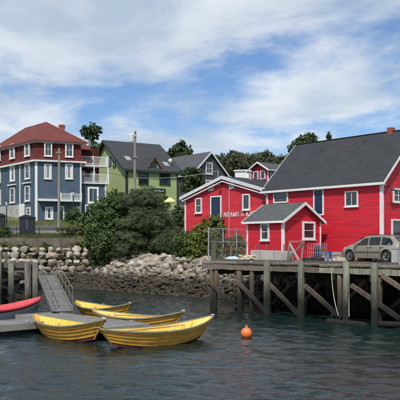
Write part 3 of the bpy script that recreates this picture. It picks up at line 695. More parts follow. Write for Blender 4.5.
def rough_beam(mb, p, q, w, h, rnd, seg=6):
    """a worn square timber with wavy edges"""
    p, q = Vector(p), Vector(q); d = (q - p).normalized(); a = d.cross(Vector((0, 0, 1))); a = Vector((1, 0, 0)) if a.length < 1e-3 else a.normalized(); b = a.cross(d); vs = []
    for k in range(seg + 1):
        c = p.lerp(q, k / seg)
        for sa, sb in ((-1, -1), (1, -1), (1, 1), (-1, 1)): vs.append(c + a * w / 2 * sa * rnd.uniform(.86, 1.08) + b * h / 2 * sb * rnd.uniform(.84, 1.1))
    fs = [(k * 4 + i, k * 4 + (i + 1) % 4, k * 4 + 4 + (i + 1) % 4, k * 4 + 4 + i) for k in range(seg) for i in range(4)] + [(3, 2, 1, 0), (seg * 4, seg * 4 + 1, seg * 4 + 2, seg * 4 + 3)]
    return mb.add(vs, fs)
wh = thing('timber_wharf', WF(-6, 4, 0), 'old timber wharf on green and brown piles below the red buildings', 'wharf')
rq = random.Random(21)
x = -14.3
while x < 7:                                   # deck planks run back from the water's edge
    w = rq.uniform(.2, .27); y0 = max(0, (-12.2 - x) * 2.5) + rq.uniform(-.09, .05)
    mb = MB(); WF.box(mb, x, x + w - .018, y0, 9.3, DECK - .075, DECK + rq.uniform(-.012, .006)); mk('deck_plank', mb, MT['deckplank'], wh); x += w
# stringers and the edge timbers, one log a bay
edge = [-12.3, -9.6, -7.1, -4.2, -1.3, 1.2, 4.0, 7]
for i, (a, b) in enumerate(zip(edge[:-1], edge[1:])):
    m = MT['oldlog'] if b < -6 else MT['greenpile']
    dz = rq.uniform(-.02, .02)
    mb = MB(); rough_beam(mb, WF(a + .01, .0, DECK - .25 + dz), WF(b - .01, .0, DECK - .25 + dz), .24, .26, rq, 8); mk('cap_beam', mb, MT['timber'] if b < -4 else m, wh)
    mb = MB(); rough_pile(mb, WF(a + .02, -.02, DECK - .03 + dz), WF(b - .02, .0, DECK - .03 + rq.uniform(-.02, .03)), .09, .08, rq, 8, 10); mk('edge_log', mb, MT['timber'], wh)
for y in (1.6, 3.2, 4.8): pbox(WF, 'stringer', MT['oldlog'], wh, -12.2, 7, y - .13, y + .13, DECK - .42, DECK - .08)
for i in range(9):
    a = -12.0 + i * 2.1; pbox(WF, 'cross_beam', MT['oldlog'], wh, a - .13, a + .13, .16, 5.2, DECK - .70, DECK - .425)
# fender piles with algae
for k, (px, lean) in enumerate([(270.7, .0), (304.5, .02), (350, -.02), (378, .015), (411, 0)]):
    a = wx_of(px); mb = MB(); rough_pile(mb, WF(a + lean, -.27, -1.5), WF(a, -.27, DECK + .13), .17, .155, rq); mk('fender_pile', mb, MT['greenpile'], wh)
# bearing piles, three rows
for row, y in enumerate((.05, 2.0, 4.0)):
    for k in range(9):
        a = -11.7 + k * 2.15 + row * .35 + rq.uniform(-.15, .15)
        mb = MB(); rough_pile(mb, WF(a + rq.uniform(-.1, .1), y + .05, -1.5), WF(a, y, DECK - .72 if row else DECK - .43), .15, .13, rq); mk('bearing_pile', mb, MT['oldlog'], wh)
for a, l in ((wx_of(212), .1), (wx_of(216.5), -.12), (wx_of(240), .05), (wx_of(252), 0)):
    mb = MB(); rough_pile(mb, WF(a + l, -.05, -1.5), WF(a, 0, DECK - .43), .14, .13, rq); mk('bearing_pile', mb, MT['oldlog'], wh)
# diagonal braces, high on the left and into the water on the right
for a, ya, b, yb in ((209, 279, 238, 309), (239.5, 281, 268, 312), (264, 276, 301, 315), (307, 285, 343, 318), (353.5, 285, 402, 319), (384, 275, 420, 300)):
    mb = MB(); rough_beam(mb, WF(wx_of(a), -.16, wz_of(a, ya)), WF(wx_of(b), -.12, wz_of(b, yb)), .13, .2, rq); mk('brace', mb, MT['oldlog'], wh)
for a, ya, b, yb in ((237, 280, 216, 303), (272, 288, 247, 312), (300, 288, 276, 314), (346, 284, 312, 318), (399, 289, 356, 322)):
    mb = MB(); rough_beam(mb, WF(wx_of(a) + .3, 1.1, wz_of(a, ya) + .15), WF(wx_of(b) + .3, 1.1, wz_of(b, yb)), .13, .18, rq); mk('brace', mb, MT['oldlog'], wh)
# hanging ropes
for px, y1, dx in ((334.5, 316, 3), (352, 322, .5)):
    a = wx_of(px); pts = [WF(a + dx * .05 * (i / 6) ** 2 * 3, -.2 - .02 * i, DECK - .1 - i * .36) for i in range(7)]
    mb = MB(); mb.path(pts, .022); mk('hanging_rope', mb, MT['rope'], wh)
# boom log lying at the waterline
mb = MB(); mb.tube(WF(wx_of(338), -.75, .02), WF(wx_of(379), -.9, .05), .15, .13, 10); tag(mk('boom_log', mb, MT['oldlog'], None, WF(wx_of(355), -.8, 0)), 'dark floating log at the foot of the wharf piles', 'log')
mb = MB(); mb.tube(WF(wx_of(387), -.55, .12), WF(wx_of(418), -.6, .2), .13, .12, 10); tag(mk('boom_log', mb, MT['oldlog'], None, WF(wx_of(400), -.6, 0)), 'short drift log wedged against the last wharf piles', 'log')
# ---- things on the wharf
def post(px, yt, D, r, name, lab, cat, m, grp=None, square=False, zb=DECK):
    p = px_at(px, yt, D); mb = MB()
    if square: mb.beam((p.x, p.y, zb), (p.x, p.y, p.z), 2 * r, 2 * r)
    else: mb.tube((p.x, p.y, zb), (p.x + .02, p.y, p.z), r, r * .92, 10)
    return tag(mk(name, mb, m, None, (p.x, p.y, zb)), lab, cat, grp)
post(213.5, 240.5, 39.6, .125, 'mooring_post', 'tall weathered mooring post at the corner of the timber wharf', 'post', MT['timber'], square=True)
post(222.2, 247.5, 40.2, .07, 'wooden_post', 'short grey wooden post beside the tall mooring post', 'post', MT['timber'])
post(230.6, 247.5, 41.0, .05, 'wooden_post', 'thin wooden post in front of the chain link fence', 'post', MT['timber'])
# T-shaped stand pipe
t = thing('stand_pipe', px_at(237, 261, 40.8).xy.to_3d() + Vector((0, 0, DECK)), 'dark stand pipe with a T-bar top on the wharf', 'pipe')
p = px_at(237, 250.5, 40.8); mb = MB(); mb.tube((p.x, p.y, DECK), (p.x, p.y, p.z), .04, .04, 8); mk('pipe', mb, MT['plastic'], t)
mb = MB(); mb.tube((p.x - .18, p.y, p.z + .02), (p.x + .18, p.y, p.z + .02), .045, .045, 8); mk('handle', mb, MT['plastic'], t)
# tarp bundle and coiled rope
def heap(name, px, py, D, rx, ry, rz, m, lab, cat, seed, n=220):
    c = px_at(px, py, D); r = random.Random(seed); bm = bmesh.new(); bmesh.ops.create_icosphere(bm, subdivisions=3, radius=1)
    ph = [(Vector((r.gauss(0, 1), r.gauss(0, 1), r.gauss(0, 1))).normalized(), r.uniform(2, 6), r.uniform(0, 6), r.uniform(.03, .1)) for _ in range(9)]
    for v in bm.verts:
        d = v.co.normalized(); k = 1 + sum(a * math.sin(f * d.dot(n_) + q) for n_, f, q, a in ph); v.co = Vector((d.x * rx * k, d.y * ry * k, max(-.02, d.z * rz * k)))
    me = bpy.data.meshes.new(name); bm.to_mesh(me); bm.free(); me.polygons.foreach_set('use_smooth', [True] * len(me.polygons))
    return tag(link_mesh(name, me, m, None, (c.x, c.y, DECK)), lab, cat)
heap('tarp_bundle', 232, 261, 40.3, .42, .3, .3, MT['tarp'], 'pale blue tarp bundle lying at the wharf edge', 'tarp', 3)
t = thing('rope_heap', px_at(246, 261, 41.3).xy.to_3d() + Vector((0, 0, DECK)), 'heap of pale yellow rope coils next to the concrete blocks', 'rope')
for k in range(11):
    r = random.Random(k + 50); mb = MB(); cx, cy, cz = r.uniform(-.5, .5), r.uniform(-.25, .25), .06 + r.uniform(0, .22); rad = r.uniform(.13, .22); tl = r.uniform(-.5, .5); pts = []
    for i in range(15):
        a = i / 14 * 6.28; pts.append((cx + rad * math.cos(a), cy + rad * math.sin(a), max(.03, cz + tl * rad * math.cos(a + k))))
    mb.path(pts, .045, 6); mk('coil', mb, MT['trapwire'], t, local=True)
# concrete blocks in a row in front of the shed
for k, (a, b) in enumerate(((253.2, 262), (262.6, 276), (276.6, 290))):
    B = Fr(SF(0, -1.0, 0), WA); xa = B.px(a, 250)[0]; xb = B.px(b, 250)[0]
    mb = MB(); B.box(mb, xa, xb, -.25, .3, 0, .62 - .02 * k); o = mk('concrete_block', mb, MT['concrete'], None, B((xa + xb) / 2, 0, 0))
    bv = o.modifiers.new('edge', 'BEVEL'); bv.width = .03; bv.segments = 2
    tag(o, ['small concrete block beside the rope heap', 'long grey concrete block in the middle of the row before the shed', 'grey concrete block next to the leaning sawhorse frame'][k], 'block', 'concrete blocks before the shed')
# pale thin stakes behind the blocks
B = Fr(SF(0, -.75, 0), WA)
for px, h in ((254, .85), (257.5, 1.1), (265, 1.0), (272, .75), (282.5, .95)):
    a = B.px(px, 250)[0]; mb = MB(); B.box(mb, a - .025, a + .025, .1, .15, 0, h); tag(mk('wooden_stake', mb, MT['timber'], None, B(a, .12, 0)), 'thin upright wooden stake behind the concrete blocks', 'stake', 'stakes behind the concrete blocks')
# leaning frame with a cross of boards
B = Fr(SF(0, -1.7, 0), WA); a = B.px(287, 250)[0]; b = B.px(301, 250)[0]
t = thing('leaning_frame', B((a + b) / 2, 0, 0), 'whitewashed wooden frame with crossed boards leaning by the shed corner', 'frame')
for q in ((a, 0, a, 1.15), (b, 0, b, 1.15)):
    mb = MB(); mb.beam(B(q[0], 0, q[1]), B(q[2], .25, q[3]), .09, .05); mk('upright', mb, MT['deckplank'], t)
mb = MB(); mb.beam(B(a, .2, 1.1), B(b, .2, 1.1), .05, .09); mk('rail', mb, MT['deckplank'], t)
mb = MB(); mb.beam(B(a, .2, 1.0), B(b + .1, -.3, .08), .05, .14); mk('cross_board', mb, MT['bin'], t)
mb = MB(); mb.beam(B(b, .12, 1.0), B(a + .1, -.05, .12), .05, .11); mk('cross_board', mb, MT['timber'], t)
# tyres lying against the wharf edge
def tyre(c, r, w, rot, lab, grp=None):
    mb = MB(); prof = [(r * .58, -w * .38), (r * .62, -w / 2), (r * .9, -w / 2), (r, -w * .3), (r, w * .3), (r * .9, w / 2), (r * .62, w / 2), (r * .58, w * .38)]
    vs = []; n = 24
    for q, z in prof:
        for i in range(n): t_a = 6.2832 * i / n; vs.append((q * math.cos(t_a), q * math.sin(t_a), z))
    k = len(prof); fs = [(j * n + i, j * n + (i + 1) % n, ((j + 1) % k) * n + (i + 1) % n, ((j + 1) % k) * n + i) for j in range(k) for i in range(n)]
    mb.add(vs, fs); o = mk('tyre', mb, MT['rubber'], None, c, smooth=False, local=True); o.rotation_euler = rot
    return tag(o, lab, 'tyre', grp)
p = px_at(309.5, 260, 37.2); tyre((p.x, p.y, DECK + .13), .36, .24, (0, 0, 0), 'black tyre lying flat beside the fender pile', None)
p = px_at(317.5, 259, 37.0); tyre((p.x, p.y, DECK + .14), .37, .25, (R(4), R(5), 0), 'black tyre lying flat under the wire trap')
# wire trap behind the tyres
p = px_at(317, 259, 37.9); t = thing('wire_trap', (p.x, p.y, DECK), 'upright wire mesh trap standing behind the tyres', 'trap', rz=WA)
mb = MB()
for z in (0, .25, .5, .75, 1.0):
    for s in ((-.42, -.3, .42, -.3), (.42, -.3, .42, .3), (.42, .3, -.42, .3), (-.42, .3, -.42, -.3)): mb.tube((s[0], s[1], z), (s[2], s[3], z), .012, .012, 4)
for i in range(7):
    for yy in (-.3, .3): mb.tube((-.42 + .14 * i, yy, 0), (-.42 + .14 * i, yy, 1.0), .012, .012, 4)
mk('cage', mb, MT['galv'], t, local=True)
mb = MB(); mb.tube((-.05, .1, .02), (-.05, .1, .85), .2, .17, 12); mk('bait_drum', mb, MT['navy'], t, local=True)
# blue drum
BL = mat('blue_plastic', (.02, .09, .30), .4, .1, 4)
p = px_at(328, 258, 38.6); t = thing('blue_trestle', (p.x, p.y, DECK), 'small bright blue trestle standing before the red warehouse wall', 'trestle', rz=WA)
for s in (-1, 1):
    for f in (-1, 1):
        mb = MB(); mb.beam((s * .17, f * .16, 0), (s * .12, f * .02, .48), .05, .05); mk('leg', mb, BL, t, local=True)
mb = MB(); mb.box(-.26, .26, -.06, .06, .46, .56); mk('top', mb, BL, t, local=True)
# pale timber stack before the warehouse foundation
B = Fr(HF(0, -.9, 0), WA); a = B.px(331, 250)[0]; b = B.px(344, 250)[0]
t = thing('timber_stack', B((a + b) / 2, 0, 0), 'low stack of pale boards along the warehouse foundation', 'timber')
for k in range(4):
    for j in range(3):
        mb = MB(); B.box(mb, a - .4 + .05 * j, b + .4 - .04 * k, -.3 + j * .21, -.11 + j * .21, k * .09, k * .09 + .08); mk('board', mb, MT['deckplank'], t)
# timber kerb logs along the deck edge
for a, b in ((-11.6, -9.2), (-8.9, -6.4), (-5.4, -3.3), (-2.8, -.4), (-.1, 2.2)):
    mb = MB(); rough_beam(mb, WF(a, .45, DECK + .08), WF(b, .42 + rq.uniform(-.06, .06), DECK + .08), .19, .15, rq, 8); mk('kerb_timber', mb, MT['timber'], wh)
# chain-link fence at the left end
FA, FB = px_at(208.5, 261, 39.2), px_at(249.3, 260, 43.4); d = (FB - FA); d.z = 0; ln = d.length; CFr = Fr((FA.x, FA.y, DECK), math.atan2(d.y, d.x))
fe = thing('chain_link_fence', (FA.x, FA.y, DECK), 'galvanised chain link fence at the left end of the wharf', 'fence')
Hf = 1.86
for k in range(4):
    u = ln * k / 3; mb = MB(); mb.tube(CFr(u, 0, 0), CFr(u, 0, Hf + .05), .035, .035, 8); mk('fence_post', mb, MT['galv'], fe)
for z in (.06, 1.1, Hf):
    mb = MB(); mb.tube(CFr(0, -.04, z), CFr(ln, -.04, z), .02, .02, 6); mk('fence_rail', mb, MT['galv'], fe)
mb = MB(); s = .14; n = int(ln / s)
for i in range(-int(Hf / s), n):
    for sg in (1, -1):
        u0, z0, u1, z1 = i * s, 0, i * s + Hf, Hf
        if u0 < 0: z0 -= u0; u0 = 0
        if u1 > ln: z1 -= u1 - ln; u1 = ln
        if z1 <= z0: continue
        q = [(u0, z0), (u1, z1)] if sg > 0 else [(ln - u0, z0), (ln - u1, z1)]
        mb.tube(CFr(q[0][0], .02 * sg, q[0][1]), CFr(q[1][0], .02 * sg, q[1][1]), .0026, .0026, 3, False)
tag(mk('wire_mesh', mb, MT['galv'], fe), kind='stuff')
# second run back towards the shore
FC = px_at(193, 258, 47.0); d2 = Vector((FC.x - FA.x, FC.y - FA.y, 0)); F2 = Fr((FA.x, FA.y, DECK), math.atan2(d2.y, d2.x))
# cabinet and post at the right edge
p = px_at(399.5, 262, 33.0); Q = Fr((p.x, p.y, DECK), WA); cb = thing('service_cabinet', Q(.25, .2, 0), 'green grey service cabinet beside the parked car', 'cabinet')
pbox(Q, 'cabinet_body', MT['cabinet'], cb, 0, .6, 0, .45, .05, 1.12); pbox(Q, 'cabinet_lid', MT['cabinet'], cb, -.03, .63, -.03, .48, 1.121, 1.17); pbox(Q, 'plinth', MT['concrete'], cb, -.04, .64, -.04, .49, 0, .049)
pbox(Q, 'door_panel', MT['cabinet'], cb, .05, .55, -.014, -.002, .12, 1.05)
p = px_at(393.3, 262, 34.3); Q = Fr((p.x, p.y, DECK), WA); mb = MB(); Q.box(mb, -.13, .19, 0, .28, .0, .72); o = tag(mk('grey_bin', mb, MT['bin'], None, Q(0, 0, 0)), 'pale grey bin between the car and the service cabinet', 'bin')
bv = o.modifiers.new('edge', 'BEVEL'); bv.width = .03; bv.segments = 2
l_ = pbox(Q, 'bin_lid', MT['bin'], o, -.15, .21, -.02, .3, .721, .77)

# ================================================================== CAR (estate, nose to the left)
def make_car():
    ang = R(-55) + math.pi; pr = px_at(387, 262, 36.6)
    # local x = forward; the rear wheel on the near side stands at pr
    side = 1   # near side is local y = +? (facing the camera)
    fwd = Vector((math.cos(ang), math.sin(ang), 0)); lft = Vector((-math.sin(ang), math.cos(ang), 0))
    near = 1 if lft.y < 0 else -1
    wb, tr = 2.55, .74
    base = Vector((pr.x, pr.y, DECK)) + fwd * (wb / 2) - lft * near * tr
    car = thing('parked_car', base, 'dusty champagne estate car parked on the wharf by the red warehouse', 'car', rz=ang)
    L0, L1 = -2.05, 2.02   # tail, nose
    xf, xr, Rw, Ra = wb / 2, -wb / 2, .31, .37
    def top(x):
        return float(np.interp(x, [-2.05, -1.98, -1.9, -1.55, -1.2, -.4, .25, .5, 1.12, 1.3, 1.75, 1.95, 2.02], [.72, .98, 1.08, 1.385, 1.43, 1.455, 1.42, 1.345, .97, .92, .82, .70, .52]))
    def belt(x): return float(np.interp(x, [-2.05, -1.0, 1.0, 1.3, 2.02], [.90, .885, .86, .84, .60]))
    def halfw(x): return .85 * (1 - max(0, (abs(x) - 1.35) / .7) ** 2.2 * .22)
    def zb(x):
        z = .20 if abs(x) < 1.8 else .26
        for c in (xf, xr):
            d = abs(x - c)
            if d < Ra: z = max(z, .30 + math.sqrt(Ra * Ra - d * d))
        return z
    st = sorted(set([round(v, 4) for v in list(np.linspace(L0, L1, 42)) + [c + Ra * math.sin(a) for c in (xf, xr) for a in np.linspace(-math.pi / 2, math.pi / 2, 15)]] + [c + s * (Ra + .004) for c in (xf, xr) for s in (-1, 1)]))
    rows = []
    for x in st:
        h = halfw(x); b = min(belt(x), top(x) - .02); t = top(x); z0 = zb(x); cab = max(0, min(1, (t - b) / .5)); inn = .19 * cab + .06
        zc = max(z0 + .02, .5)
        half = [(h * .93, z0), (h * .985, z0 + (zc - z0) * .5), (h, max(zc, z0 + .02)), (h * .985, max(b - .02, z0 + .03)), (h * .965, b), (h - inn * .9, b + (t - b) * .82), (h - inn - .10, b + (t - b) * .97), (0, t)]
        rows.append([(x, y, z) for y, z in half] + [(x, -y, z) for y, z in half[-2::-1]])
    n = len(rows[0]); mb = MB(); vs = [p for r in rows for p in r]; fs = []
    for i in range(len(rows) - 1):
        for j in range(n - 1): fs.append((i * n + j, i * n + j + 1, (i + 1) * n + j + 1, (i + 1) * n + j))
    fs += [tuple(range(n)), tuple((len(rows) - 1) * n + j for j in range(n))[::-1]]
    mb.add(vs, fs); body = mk('body', mb, MT['carpaint'], car, smooth=True, local=True)
    body.modifiers.new('split', 'EDGE_SPLIT').split_angle = R(38)
    mb = MB(); mb.box(L0 + .12, L1 - .15, -.70, .70, .22, .62); mk('underbody', mb, MT['black'], car, local=True)
    def sp(x, s, y):   # point on the cabin side
        h = halfw(x); b = belt(x); t = top(x); cab = max(0, min(1, (t - b) / .5)); inn = .19 * cab + .06
        y0, y1 = h * .965, h - inn * .9; return (x, y * (y0 + (y1 - y0) * s + .014), b + (t - b) * .82 * s)
    for y in (1, -1):
        for pts in ([(.98, .06), (.42, .9), (.02, .96), (-.02, .06)], [(-.10, .06), (-.06, .96), (-.80, .97), (-.86, .06)], [(-.95, .06), (-.89, .97), (-1.42, .92), (-1.66, .45), (-1.66, .06)]):
            mb = MB(); p = []
            for (xa, sa), (xb, sb) in zip(pts, pts[1:] + pts[:1]):
                for k in range(4): u = k / 4; p.append(sp(xa + (xb - xa) * u, sa + (sb - sa) * u, y))
            mb.add(p, [tuple(range(len(p)))]); mk('side_window', mb, MT['carglass'], car, local=True, normals=False)
        for xa, xb in ((-.06, -.045), (-.90, -.885)):
            mb = MB(); mb.box(xa, xb, *sorted((y * .852, y * .858)), .3, .84); mk('door_seam', mb, MT['black'], car, local=True)
        for xx in (-.25, -1.0): mb = MB(); mb.box(xx - .1, xx + .08, *sorted((y * .845, y * .875)), .77, .80); mk('door_handle', mb, MT['plastic'], car, local=True)
        mb = MB(); mb.box(-.88, .86, *sorted((y * .85, y * .866)), .50, .56); mk('side_moulding', mb, MT['plastic'], car, local=True)
        mb = MB(); mb.box(.66, .82, *sorted((y * .84, y * 1.0)), .88, 1.0); mk('wing_mirror', mb, MT['carpaint'], car, local=True)
        mb = MB(); mb.hexa([(1.80, y * .46, .60), (1.92, y * .45, .60), (1.72, y * .80, .62), (1.62, y * .80, .62), (1.80, y * .46, .76), (1.90, y * .45, .75), (1.66, y * .815, .79), (1.56, y * .815, .79)]); mk('headlight', mb, MT['lens'], car, local=True)
        mb = MB(); mb.box(-2.06, -1.96, *sorted((y * .56, y * .68)), .66, .84); mk('tail_light', mb, MT['lens_red'], car, local=True)
        mb = MB(); mb.tube((-1.4, y * .60, 1.44), (.1, y * .60, 1.475), .016, .016, 6); mk('roof_rail', mb, MT['black'], car, local=True)
        for xc in (xf, xr):
            T = lambda a, b, c, xc=xc, y=y: (xc + a, y * tr + c * y, .31 + b)
            mb = MB(); w = .2; r = Rw
            mb.lathe([(r * .60, -w / 2), (r * .93, -w / 2), (r, -w * .3), (r, w * .3), (r * .93, w / 2), (r * .66, w / 2), (r * .6, w * .3)], 28, T); wl = mk('wheel', mb, MT['rubber'], car, local=True)
            mb = MB(); mb.lathe([(.02, .02), (r * .2, .045), (r * .25, .02)], 14, T); mb.lathe([(r * .58, .0), (r * .58, .07), (r * .66, .085), (r * .66, .06)], 28, T)
            for k in range(6):
                a = k * math.pi / 3; p0 = T(math.cos(a) * r * .15, math.sin(a) * r * .15, .03); p1 = T(math.cos(a) * r * .62, math.sin(a) * r * .62, .045); mb.beam(p0, p1, .05, .04)
            mk('rim', mb, MT['wheel_alloy'], wl, local=True)
            mb = MB(); mb.lathe([(.01, -.02), (r * .6, -.015), (r * .6, -.03)], 20, T); mk('brake_disc', mb, MT['plastic'], wl, local=True)
    ws = []
    def wsp(x, f):
        h = halfw(x); b = belt(x); t = top(x); cab = max(0, min(1, (t - b) / .5)); inn = .19 * cab + .06
        return (x, f * (h - inn - .08), t + .004)
    mb = MB(); q = [wsp(1.08, -1), wsp(1.08, 1), wsp(.53, 1), wsp(.53, -1)]; mb.add([(a, b, c + .012) for a, b, c in q], [(0, 1, 2, 3)]); mk('windscreen', mb, MT['carglass'], car, local=True, normals=False)
    mb = MB(); q = [wsp(-1.88, -1), wsp(-1.88, 1), wsp(-1.58, 1), wsp(-1.58, -1)]; mb.add([(a, b, c + .01) for a, b, c in q], [(0, 1, 2, 3)]); mk('rear_window', mb, MT['carglass'], car, local=True, normals=False)
    mb = MB(); mb.box(1.86, 2.06, -.62, .62, .28, .46); o = mk('bumper', mb, MT['carpaint'], car, local=True); o.modifiers.new('edge', 'BEVEL').width = .05
    mb = MB(); mb.box(1.93, 2.035, -.36, .36, .52, .64); mk('grille', mb, MT['black'], car, local=True)
    mb = MB(); mb.box(-2.13, -1.95, -.74, .74, .34, .56); o = mk('bumper', mb, MT['carpaint'], car, local=True); o.modifiers.new('edge', 'BEVEL').width = .05
make_car()

# ================================================================== LEFT WHARF, GANGWAY, FLOATS
LF_ = Fr((-9.3, 40.0, 0), R(14)); LD = 2.38
lw = thing('small_wharf', LF_(-4, 6, 0), 'small timber wharf above the red-topped boat at the boulder wall', 'wharf')
x = -9.0
while x < -.05:
    w = rq.uniform(.2, .26); mb = MB(); LF_.box(mb, x, min(x + w - .02, 0), rq.uniform(-.1, 0), 17.5, LD - .08, LD + rq.uniform(-.012, .006)); mk('deck_plank', mb, MT['deckplank'], lw); x += w
pbox(LF_, 'cap_beam', MT['timber'], lw, -9, .06, -.02, .25, LD - .40, LD - .085)
pbox(LF_, 'edge_beam', MT['timber'], lw, -9, .0, -.14, .05, LD - .22, LD + .1)
for px, m, rad, yt in ((-1, 'greenpile', .17, 258), (11.2, 'greenpile', .17, 263), (27.3, 'greypile', .19, 263), (35, 'greypile', .16, 262)):
    xx, zt = LF_.px(px, yt); mb = MB(); rough_pile(mb, LF_(xx + .04, -.32, -1.5), LF_(xx, -.3, zt), rad, rad * .93, rq, 10); mk('pile', mb, MT[m], lw)
for y in (2.5, 5.5, 9):
    for xx in (-8, -6, -4, -2, -.3):
        if y > 6 and xx > -1: continue
        mb = MB(); mb.tube(LF_(xx, y, -1.5), LF_(xx, y, LD - .08), .16, .15, 9); mk('pile', mb, MT['oldlog'], lw)
for a, ya, b, yb, yy in ((2, 281, 25, 277, .8), (4, 300, 24, 280, 1.4), (20, 282, 34, 281, -.1), (0, 288, 22, 296, 2.2)):
    xa, za = LF_.px(a, ya); xb, zb_ = LF_.px(b, yb); mb = MB(); rough_beam(mb, LF_(xa, yy, za), LF_(xb, yy, zb_), .13, .16, rq); mk('brace', mb, MT['greypile'], lw)
for px, yt in ((1, 251.5), (5.6, 252)):
    post(px, yt, 42.5, .1, 'bollard', 'grey timber post standing on the small wharf deck', 'post', MT['timber'], 'posts on the small wharf', zb=LD)
for px, py, r, D in ((29, 262, .22, 40.6), (34.6, 261.5, .2, 40.9), (13, 259.5, .25, 43), (22.5, 259.5, .22, 42.6), (3, 259, .2, 42.0)):
    p = px_at(px, py, D); o = link_mesh('boulder', STONES[int(px) % 16], None, None, (p.x, p.y, LD + r * .55)); o.scale = (r, r, r); o.rotation_euler = (0, 0, px)
    tag(o, 'pale boulder sitting on the edge of the small wharf deck', 'boulder', 'boulders on the small wharf')
# floats: t along the main float, n across (all in one slightly turned frame)
FLA = math.atan2(-.72, .69); FZ = .42
FL = Fr((0, 0, 0), FLA)          # x = t, y = n
def float_dock(name, t0, t1, n0, n1, lab, along_t=True):
    c = FL((t0 + t1) / 2, (n0 + n1) / 2, 0); f = thing(name, c, lab, 'dock')
    if along_t:                                   # planks lie across
        x = t0
        while x < t1 - .05:
            w = rq.uniform(.17, .2); mb = MB(); FL.box(mb, x, min(x + w - .014, t1), n0 + rq.uniform(0, .012), n1 - rq.uniform(0, .012), FZ - .045, FZ + rq.uniform(-.005, .003)); mk('plank', mb, MT['floatdeck'], f); x += w
    else:
        x = n0
        while x < n1 - .05:
            w = rq.uniform(.17, .2); mb = MB(); FL.box(mb, t0 + rq.uniform(0, .012), t1 - rq.uniform(0, .012), x, min(x + w - .014, n1), FZ - .045, FZ + rq.uniform(-.005, .003)); mk('plank', mb, MT['floatdeck'], f); x += w
    for b in ((t0 - .05, t1 + .05, n0 - .05, n0 - .002), (t0 - .05, t1 + .05, n1 + .002, n1 + .05), (t0 - .05, t0 - .003, n0, n1), (t1 + .003, t1 + .05, n0, n1)):
        pbox(FL, 'rim_board', MT['floatside'], f, *b, FZ - .22, FZ + .03)
    pbox(FL, 'flotation', MT['foam'], f, t0 + .06, t1 - .06, n0 + .06, n1 - .06, -.25, FZ - .06)
    return f
float_dock('floating_dock', -27.2, -20.6, 15.15, 17.0, 'grey planked floating dock between the yellow dories at the gangway foot')
float_dock('floating_dock', -25.55, -24.0, 7.5, 15.05, 'grey planked float finger beside the red-topped boat', False)
for t_c, n_c in ((-26.2, 15.3), (-23.2, 16.85), (-21.4, 16.85), (-22.3, 15.3), (-24.3, 14.0)):
    o = thing('dock_cleat', FL(t_c, n_c, FZ), 'small pale mooring cleat bolted to the floating dock', 'cleat', 'cleats on the floating docks', rz=FLA)
    mb = MB(); mb.box(-.05, .05, -.03, .03, .0, .06); mk('base', mb, MT['galv'], o, local=True); mb = MB(); mb.tube((-.15, 0, .075), (.15, 0, .075), .022, .022, 8); mk('horn', mb, MT['galv'], o, local=True)
# gangway
G0, G1 = Vector((-8.78, 40.0, 1.75)), Vector((-6.1, 31.05, FZ + .09)); gd = (G1 - G0); gs = gd.cross(Vector((0, 0, 1))).normalized() * -1
if gs.x < 0: gs = -gs
gw = thing('gangway', (G1.x, G1.y, FZ), 'sloping aluminium gangway with pipe handrails down to the floating dock', 'gangway')
hw_ = .42
nb = 46
for i in range(nb):
    a = G0 + gd * (i / nb); b = G0 + gd * ((i + .9) / nb); mb = MB(); mb.beam((a + b) / 2 - gs * hw_, (a + b) / 2 + gs * hw_, (b - a).length, .03); mk('tread', mb, MT['floatdeck'], gw)
for s in (-1, 1):
    off = gs * (hw_ + .035) * s
    mb = MB(); mb.beam(G0 + off, G1 + off, .06, .2); mk('side_rail', mb, MT['alu'], gw)
    for z, r in ((1.0, .02), (.55, .014)):
        mb = MB(); mb.tube(G0 + off + Vector((0, 0, z)), G1 + off + Vector((0, 0, z)), r, r, 8); mk('handrail', mb, MT['alu'], gw)
    for i in range(7):
        c = G0 + gd * (i / 6) + off; mb = MB(); mb.tube(c, c + Vector((0, 0, 1.0)), .016, .016, 8); mk('baluster', mb, MT['alu'], gw)

